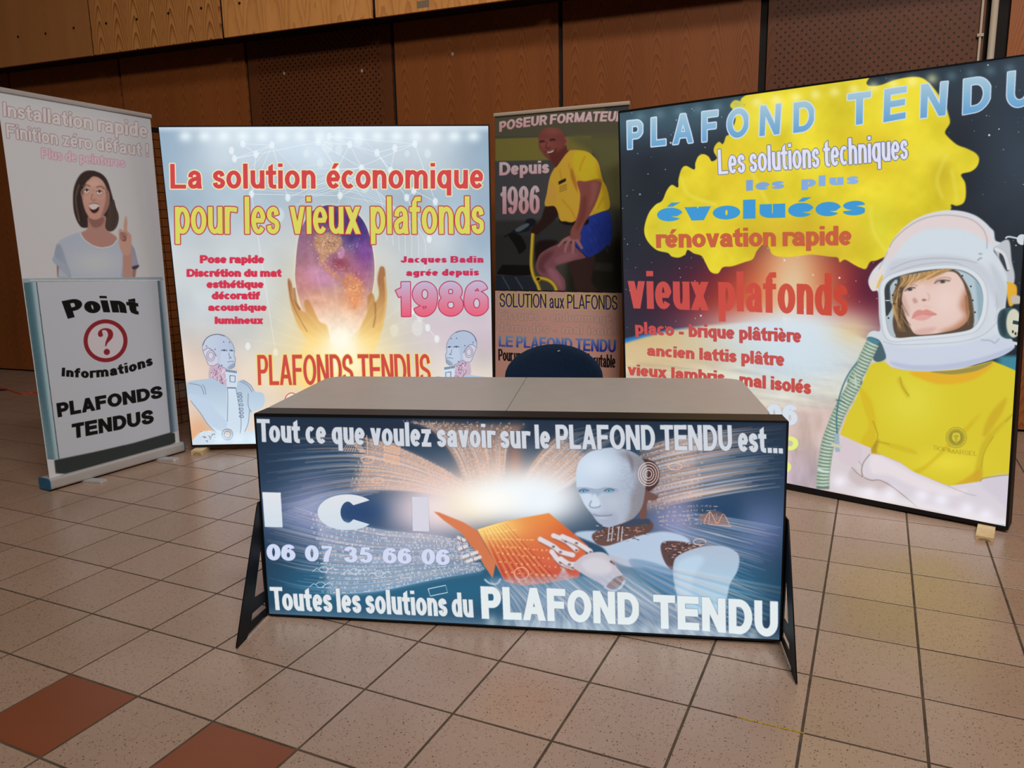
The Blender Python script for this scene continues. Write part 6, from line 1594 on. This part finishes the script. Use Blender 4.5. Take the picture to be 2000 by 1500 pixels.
def rollup(name, label, group, cv, corners, gain, rail_h, base_w):
    q = cv.uv(corners)
    mid = cv.O + cv.U * (q[0][0] + q[1][0]) / 2 + cv.V * (q[0][1] + q[1][1]) / 2
    R0 = np.array([mid[0], mid[1], 0]); root = empty(name, R0); tag(root, label, 'banner', group)
    def P(uv, d=0): return cv.O + cv.U * uv[0] + cv.V * uv[1] + cv.N * d - R0
    im = cv.image(name + '_print', gain)
    fo = mesh('banner_sheet', [P(k) for k in q], [(0, 1, 2, 3)], print_material(name + '_sheet', im, 0, .5), root)
    uvl = fo.data.uv_layers.new(name='UVMap')
    for li, k in enumerate(q): uvl.data[li].uv = (k[0] / cv.w, k[1] / cv.h)
    mesh('backing_sheet', [P(k, -.001) for k in q], [(3, 2, 1, 0)], M_BANEDGE, root)
    # top rail clamps the sheet
    tl, tr = q[3], q[2]
    bm = bmesh.new()
    prof = [(.007, -rail_h * .9), (.009, -rail_h * .5), (.008, 0), (.003, .006), (-.006, .006), (-.009, 0), (-.009, -rail_h * .9)]
    rings = [[bm.verts.new(P((e[0] + dx, e[1] + y), d)) for d, y in prof] for e, dx in ((tl, -.006), (tr, .006))]
    n = len(prof)
    for k in range(n): bm.faces.new((rings[0][k], rings[0][(k + 1) % n], rings[1][(k + 1) % n], rings[1][k]))
    bm.faces.new(rings[0]); bm.faces.new(rings[1][::-1])
    bm_obj('top_rail', bm, M_ALU if name == 'rollup_banner' else M_WHITEPIPE, root)
    # floor cassette: rounded aluminium housing running along the foot of the sheet
    uh = cv.U.copy(); uh[2] = 0; uh /= np.linalg.norm(uh); nh = np.array([uh[1], -uh[0], 0])
    L0 = np.array(P(q[0])); L1 = np.array(P(q[1])); L0[2] = L1[2] = 0
    L0 = L0 - uh * .012; L1 = L1 + uh * .012
    zt = max(P(q[0])[2], P(q[1])[2], .07)
    prof = []
    fr, bk = .028, -.085
    se = lambda v: math.copysign(abs(v) ** .45, v) if abs(v) > 1e-9 else 0.0
    for a_ in list(np.linspace(-90, 90, 15)) + list(np.linspace(90, 270, 15)):
        ca, sa = se(math.cos(math.radians(a_))), se(math.sin(math.radians(a_)))
        prof.append(((fr - .024 if a_ <= 90 and len(prof) < 15 else bk + .024) + .024 * ca, .010 + (zt - .010) / 2 * (1 + sa)))
    def ext(nm, A, B, m, k=1.0):
        bm = bmesh.new(); zc = .012 + (zt - .012) / 2; yc = (fr + bk) / 2
        rg = [[bm.verts.new(e + nh * (yc + (y - yc) * k) + np.array([0, 0, zc + (z - zc) * k])) for y, z in prof] for e in (A, B)]
        nn = len(prof)
        for i in range(nn): bm.faces.new((rg[0][i], rg[0][(i + 1) % nn], rg[1][(i + 1) % nn], rg[1][i]))
        bm.faces.new(rg[0]); bm.faces.new(rg[1][::-1])
        return bm_obj(nm, bm, m, root)
    ext('cassette', L0, L1, M_ALU)
    ext('end_cap', L0 - uh * .007, L0 - uh * .0005, M_BLUECAP, 1.02); ext('end_cap', L1 + uh * .0005, L1 + uh * .007, M_BLUECAP, 1.02)
    for f in (.24, .80):
        C0 = L0 + (L1 - L0) * f
        pts = []
        for a_ in np.linspace(-90, 90, 9): pts.append((.125 + .030 * math.cos(math.radians(a_)), .030 * math.sin(math.radians(a_))))
        for a_ in np.linspace(90, 270, 9): pts.append((-.12 + .030 * math.cos(math.radians(a_)), .030 * math.sin(math.radians(a_))))
        bm = bmesh.new(); dv = nh * .96 + uh * .28; dv /= np.linalg.norm(dv); du = np.array([-dv[1], dv[0], 0])
        lo = [bm.verts.new(C0 + dv * x + du * y + np.array([0, 0, .001])) for x, y in pts]; hi = [bm.verts.new(C0 + dv * x * .985 + du * y * .9 + np.array([0, 0, .0115])) for x, y in pts]
        bm.faces.new(lo[::-1]); bm.faces.new(hi)
        for i in range(len(pts)): bm.faces.new((lo[i], lo[(i + 1) % len(pts)], hi[(i + 1) % len(pts)], hi[i]))
        bm_obj('foot', bm, M_ALU, root)
    m0 = (np.array(P(q[0])) + np.array(P(q[1]))) / 2 - cv.N * .04; m1 = (np.array(P(q[2])) + np.array(P(q[3]))) / 2 - cv.N * .012
    m0[2] = .05
    tube('pole', [m0, m1 - np.array([0, 0, .02])], .009, M_ALU, root)
    return root


cv = art_info()
rollup('rollup_banner', 'white roll-up banner with smiling woman above a big question mark in a red ring', 'roll-up banners', cv,
       [(96.5, 934), (351.5, 869), (293, 225), (-8.5, 170.5)], GAIN_INFO, .022, .12)
cv = art_fitter()
_b = cv.world(968, 738); _l = cv.uv([(969, 229), (968, 735)]); _r = cv.uv([(1228.5, 203), (1210, 736)])
def _down(a, b, v): t = (v - a[1]) / (b[1] - a[1]); return a + (b - a) * t
_c = []
for p_ in (_down(_l[0], _l[1], .26), _down(_r[0], _r[1], .26)):
    w_ = cv.O + cv.U * p_[0] + cv.V * p_[1]; x_, y_, _ = proj(w_); _c.append((x_, y_))
rollup('roll_up_banner', 'dark roll-up banner with man in yellow shirt behind the chair', 'roll-up banners', cv, [_c[0], _c[1], (1228.5, 199), (966.5, 223)], GAIN_FIT, .02, .12)
for o_ in list(bpy.data.objects):
    if o_.name == 'roll_up_banner': o_.name = 'rollup_banner'

# ------------------------------------------------------------------ tables (one seam between two tops)
tyaw = math.radians(17.7)
def tu(u_, n_): return (u_ * math.cos(tyaw) - n_ * math.sin(tyaw), u_ * math.sin(tyaw) + n_ * math.cos(tyaw))
def table(u0, u1, n0, n1, rl, rr, label):
    w, d = u1 - u0, n1 - n0
    X, Y = tu((u0 + u1) / 2, (n0 + n1) / 2)
    root = empty('table', (X, Y, 0), tyaw); tag(root, label, 'table', 'two tables pushed end to end')
    r = .085
    pts = [(-w / 2 + .0, -d / 2), (w / 2, -d / 2)]
    def corner(cx, cy_, a0, rr_): return [(cx + rr_ * math.cos(math.radians(a_)), cy_ + rr_ * math.sin(math.radians(a_))) for a_ in np.linspace(a0, a0 + 90, 9)]
    pts = (corner(-w / 2 + r, -d / 2 + r, 180, r) if rl else [(-w / 2, -d / 2)]) + (corner(w / 2 - r, -d / 2 + r, 270, r) if rr else [(w / 2, -d / 2)]) \
        + (corner(w / 2 - r, d / 2 - r, 0, r) if rr else [(w / 2, d / 2)]) + (corner(-w / 2 + r, d / 2 - r, 90, r) if rl else [(-w / 2, d / 2)])
    top = prism('table_top', pts, .714, .74, M_LAM, root, .0012)
    pe = prism('edge_band', [(x * 1.0015, y * 1.002) for x, y in pts], .7165, .7375, M_LAMEDGE, top)
    for sx in (-1, 1):
        for sy in (-1, 1):
            x, y = sx * (w / 2 - .09), sy * (d / 2 - .09)
            bm = bmesh.new(); tube_bm(bm, [(x, y, .022), (x, y, .70)], .018, 12)
            lg = bm_obj('leg', bm, M_STEEL, root, True)
            bm = bmesh.new(); tube_bm(bm, [(x, y, .0), (x, y, .024)], .021, 12); bm_obj('foot_cap', bm, M_BLACK, lg, True)
    for nm, lo, hi in (('apron', (-w / 2 + .09, -d / 2 + .08, .675), (w / 2 - .09, -d / 2 + .10, .713)), ('apron', (-w / 2 + .09, d / 2 - .10, .675), (w / 2 - .09, d / 2 - .08, .713)),
                       ('apron', (-w / 2 + .08, -d / 2 + .09, .675), (-w / 2 + .10, d / 2 - .09, .713)), ('apron', (w / 2 - .10, -d / 2 + .09, .675), (w / 2 - .08, d / 2 - .09, .713))):
        box(nm, lo, hi, M_STEEL, root, .002)
    return root
table(.882, 1.9475, .36, 1.20, True, False, 'left one of two beige laminate tables joined behind the low robot sign')
table(1.9495, 3.030, .36, 1.20, False, True, 'right one of two beige laminate tables joined behind the low robot sign')

# ------------------------------------------------------------------ chair
d_ = ray(1083, 672); k_ = 4.45 / np.linalg.norm(d_[:2]); Xc = CAM + d_ * k_
ztop = Xc[2]
chx, chy = Xc[0], Xc[1]
yc = math.atan2(*(np.array([-(chx - CAM[0]), (chy - CAM[1])])))
ch = empty('chair', (chx, chy, 0), yc * .8); tag(ch, 'dark blue upholstered chair with rounded backrest behind the table', 'chair')
# backrest: rounded shell; local x right, y away from camera
bm = bmesh.new(); nx, nz = 24, 16
hw, hh = .282, .365
def outline(tz):                                                     # half width of the back at height fraction tz
    return hw * (1 - max(0, tz) ** 2.05) ** .5 if tz > 0 else hw * (1 - .18 * tz * tz)
front, backv = [], []
for sgn, arr in ((-1, front), (1, backv)):
    for j in range(nz + 1):
        t_ = -1 + 2 * j / nz; t_ = math.sin(t_ * math.pi / 2) if t_ > 0 else t_
        row_ = []
        hwz = max(outline(min(t_, .9995)), .004)
        for i in range(nx + 1):
            s_ = -1 + 2 * i / nx; s2 = math.sin(s_ * math.pi / 2)
            x = s2 * hwz; z = ztop - hh / 2 + t_ * hh / 2
            edge = (1 - abs(s2) ** 4) * (1 - abs(t_) ** 8)
            y = .09 * (x / hw) ** 2 * -1 + sgn * .03 * edge ** .5
            row_.append(bm.verts.new((x, y, z)))
        arr.append(row_)
for arr, fl_ in ((front, 0), (backv, 1)):
    for j in range(nz):
        for i in range(nx):
            f = (arr[j][i], arr[j][i + 1], arr[j + 1][i + 1], arr[j + 1][i]); bm.faces.new(f if not fl_ else f[::-1])
bmesh.ops.remove_doubles(bm, verts=bm.verts, dist=.0008)
bk_ = bm_obj('backrest', bm, M_BLUEFAB, ch, True)
o = mesh('white_fleck', [(.020, -.0325, ztop - .034), (.031, -.0325, ztop - .030), (.036, -.0325, ztop - .036), (.028, -.0325, ztop - .037), (.024, -.0325, ztop - .041), (.020, -.0325, ztop - .038)], [(0, 1, 2, 3, 4, 5)], M_WHITEMARK, bk_)
bm = bmesh.new(); add_box(bm, (-.24, -.46, .41), (.24, -.04, .47), .03); bm_obj('seat', bm, M_BLUEFAB, ch, True)
for sx in (-1, 1):
    tube('rear_leg', [(sx * .21, .06, .0), (sx * .21, .02, .44), (sx * .17, .0, .62)], .011, M_STEEL, ch)
    tube('front_leg', [(sx * .22, -.50, .0), (sx * .21, -.45, .42)], .011, M_STEEL, ch)
    tube('seat_rail', [(sx * .21, -.46, .415), (sx * .21, .03, .415)], .011, M_STEEL, ch)

# ------------------------------------------------------------------ wire display grid behind the banner
ga = np.array([-1.9196, 2.4577]); gyaw = math.radians(82.5)
gu = np.array([math.cos(gyaw), math.sin(gyaw)])
GW, GH, gz = 1.18, 2.27, .03
g0 = ga - gu * .80
gr = empty('display_grid', (g0[0], g0[1], 0), gyaw); tag(gr, 'black wire mesh display panel between the white banner and the globe lightbox', 'grid panel')
ncol, nrow = 17, 35
for k in range(1, ncol):
    x = GW * k / ncol; tube('wire', [(x, 0, gz), (x, 0, gz + GH)], .0022, M_WIRE, gr, 5)
for k in range(0, nrow):
    z = gz + GH * k / nrow; tube('wire', [(0, .004, z), (GW, .004, z)], .0026, M_WIRE, gr, 5)
tube('frame', [(0, 0, .0), (0, 0, gz + GH), (GW, 0, gz + GH), (GW, 0, .0)], .008, M_BLACKMATT, gr, 8)
box('top_bar', (-.008, -.012, gz + GH - .012), (GW + .008, .012, gz + GH + .022), M_BLACKMATT, gr, .003)
for x in (.02, GW - .02): box('foot', (x - .015, -.2, 0), (x + .015, .2, .012), M_BLACKMATT, gr, .002)

# ------------------------------------------------------------------ pine offcuts under the boxes
def wedge(A, B, w, h_, label):
    """hollowed moulding offcut from A (visible end) to B (under the box)"""
    A, B = np.array(A[:2]), np.array(B[:2]); L_ = np.linalg.norm(B - A); ya = math.atan2(*(B - A)[::-1])
    r_ = empty('wood_offcut', (A[0], A[1], 0), ya); tag(r_, label, 'wood block', 'pine offcuts under the lightboxes')
    pr = [(-w / 2, 0), (-w / 2, h_), (w / 2, h_), (w / 2, 0), (w * .36, 0)] + [(w * .36 * math.cos(math.radians(a_)), h_ * .62 * math.sin(math.radians(a_))) for a_ in np.linspace(15, 165, 7)] + [(-w * .36, 0)]
    bm = bmesh.new()
    a = [bm.verts.new((0, p[0], p[1])) for p in pr]; b = [bm.verts.new((L_, p[0], p[1])) for p in pr]; n = len(pr)
    for i in range(n): bm.faces.new((a[i], a[(i + 1) % n], b[(i + 1) % n], b[i]))
    bm.faces.new(a[::-1]); bm.faces.new(b)
    bmesh.ops.triangulate(bm, faces=[f for f in bm.faces if len(f.verts) > 4])
    bm_obj('moulding', bm, M_PINE, r_)
a1 = (atz(371, 888, 0) + atz(399, 890, 0)) / 2; a2 = atz(402, 868, .032)
wedge(a1, a1 + (a2 - a1) * 1.9, .082, .032, 'pale pine offcut poking out under left corner of the globe lightbox')
a1 = (atz(1905, 1055, 0) + atz(1940, 1058, 0)) / 2; a2 = atz(1927, 1026, .026)
wedge(a1, a1 + (a2 - a1) * 1.25, .075, .021, 'pale pine offcut poking out under right corner of the astronaut lightbox')

# ------------------------------------------------------------------ cord and case on the floor
ps = [atz(x, y, .006) for x, y in ((-70, 742), (-30, 749), (0, 757), (15, 760.5), (30, 766), (45, 769), (60, 767), (72, 767), (110, 772), (170, 782), (250, 789), (310, 789), (344, 786), (364, 783), (400, 779), (450, 776))]
o = tube('power_cord', cr(ps, 5, False), .007, M_CORD, None, 8); tag(o, 'thin orange power cord on the floor behind the white banner', 'cord')
A = atz(18, 762, 0)
r_ = empty('floor_mat', (A[0] - .32, A[1] - .135, 0), 0.0); tag(r_, 'black rubber floor mat at the left edge beside the orange cord', 'mat')
prism('mat_sheet', [(-.32, -.11), (.10, -.11), (.32, .12), (-.32, .12)], 0.0, .004, M_BLACKMATT, r_)
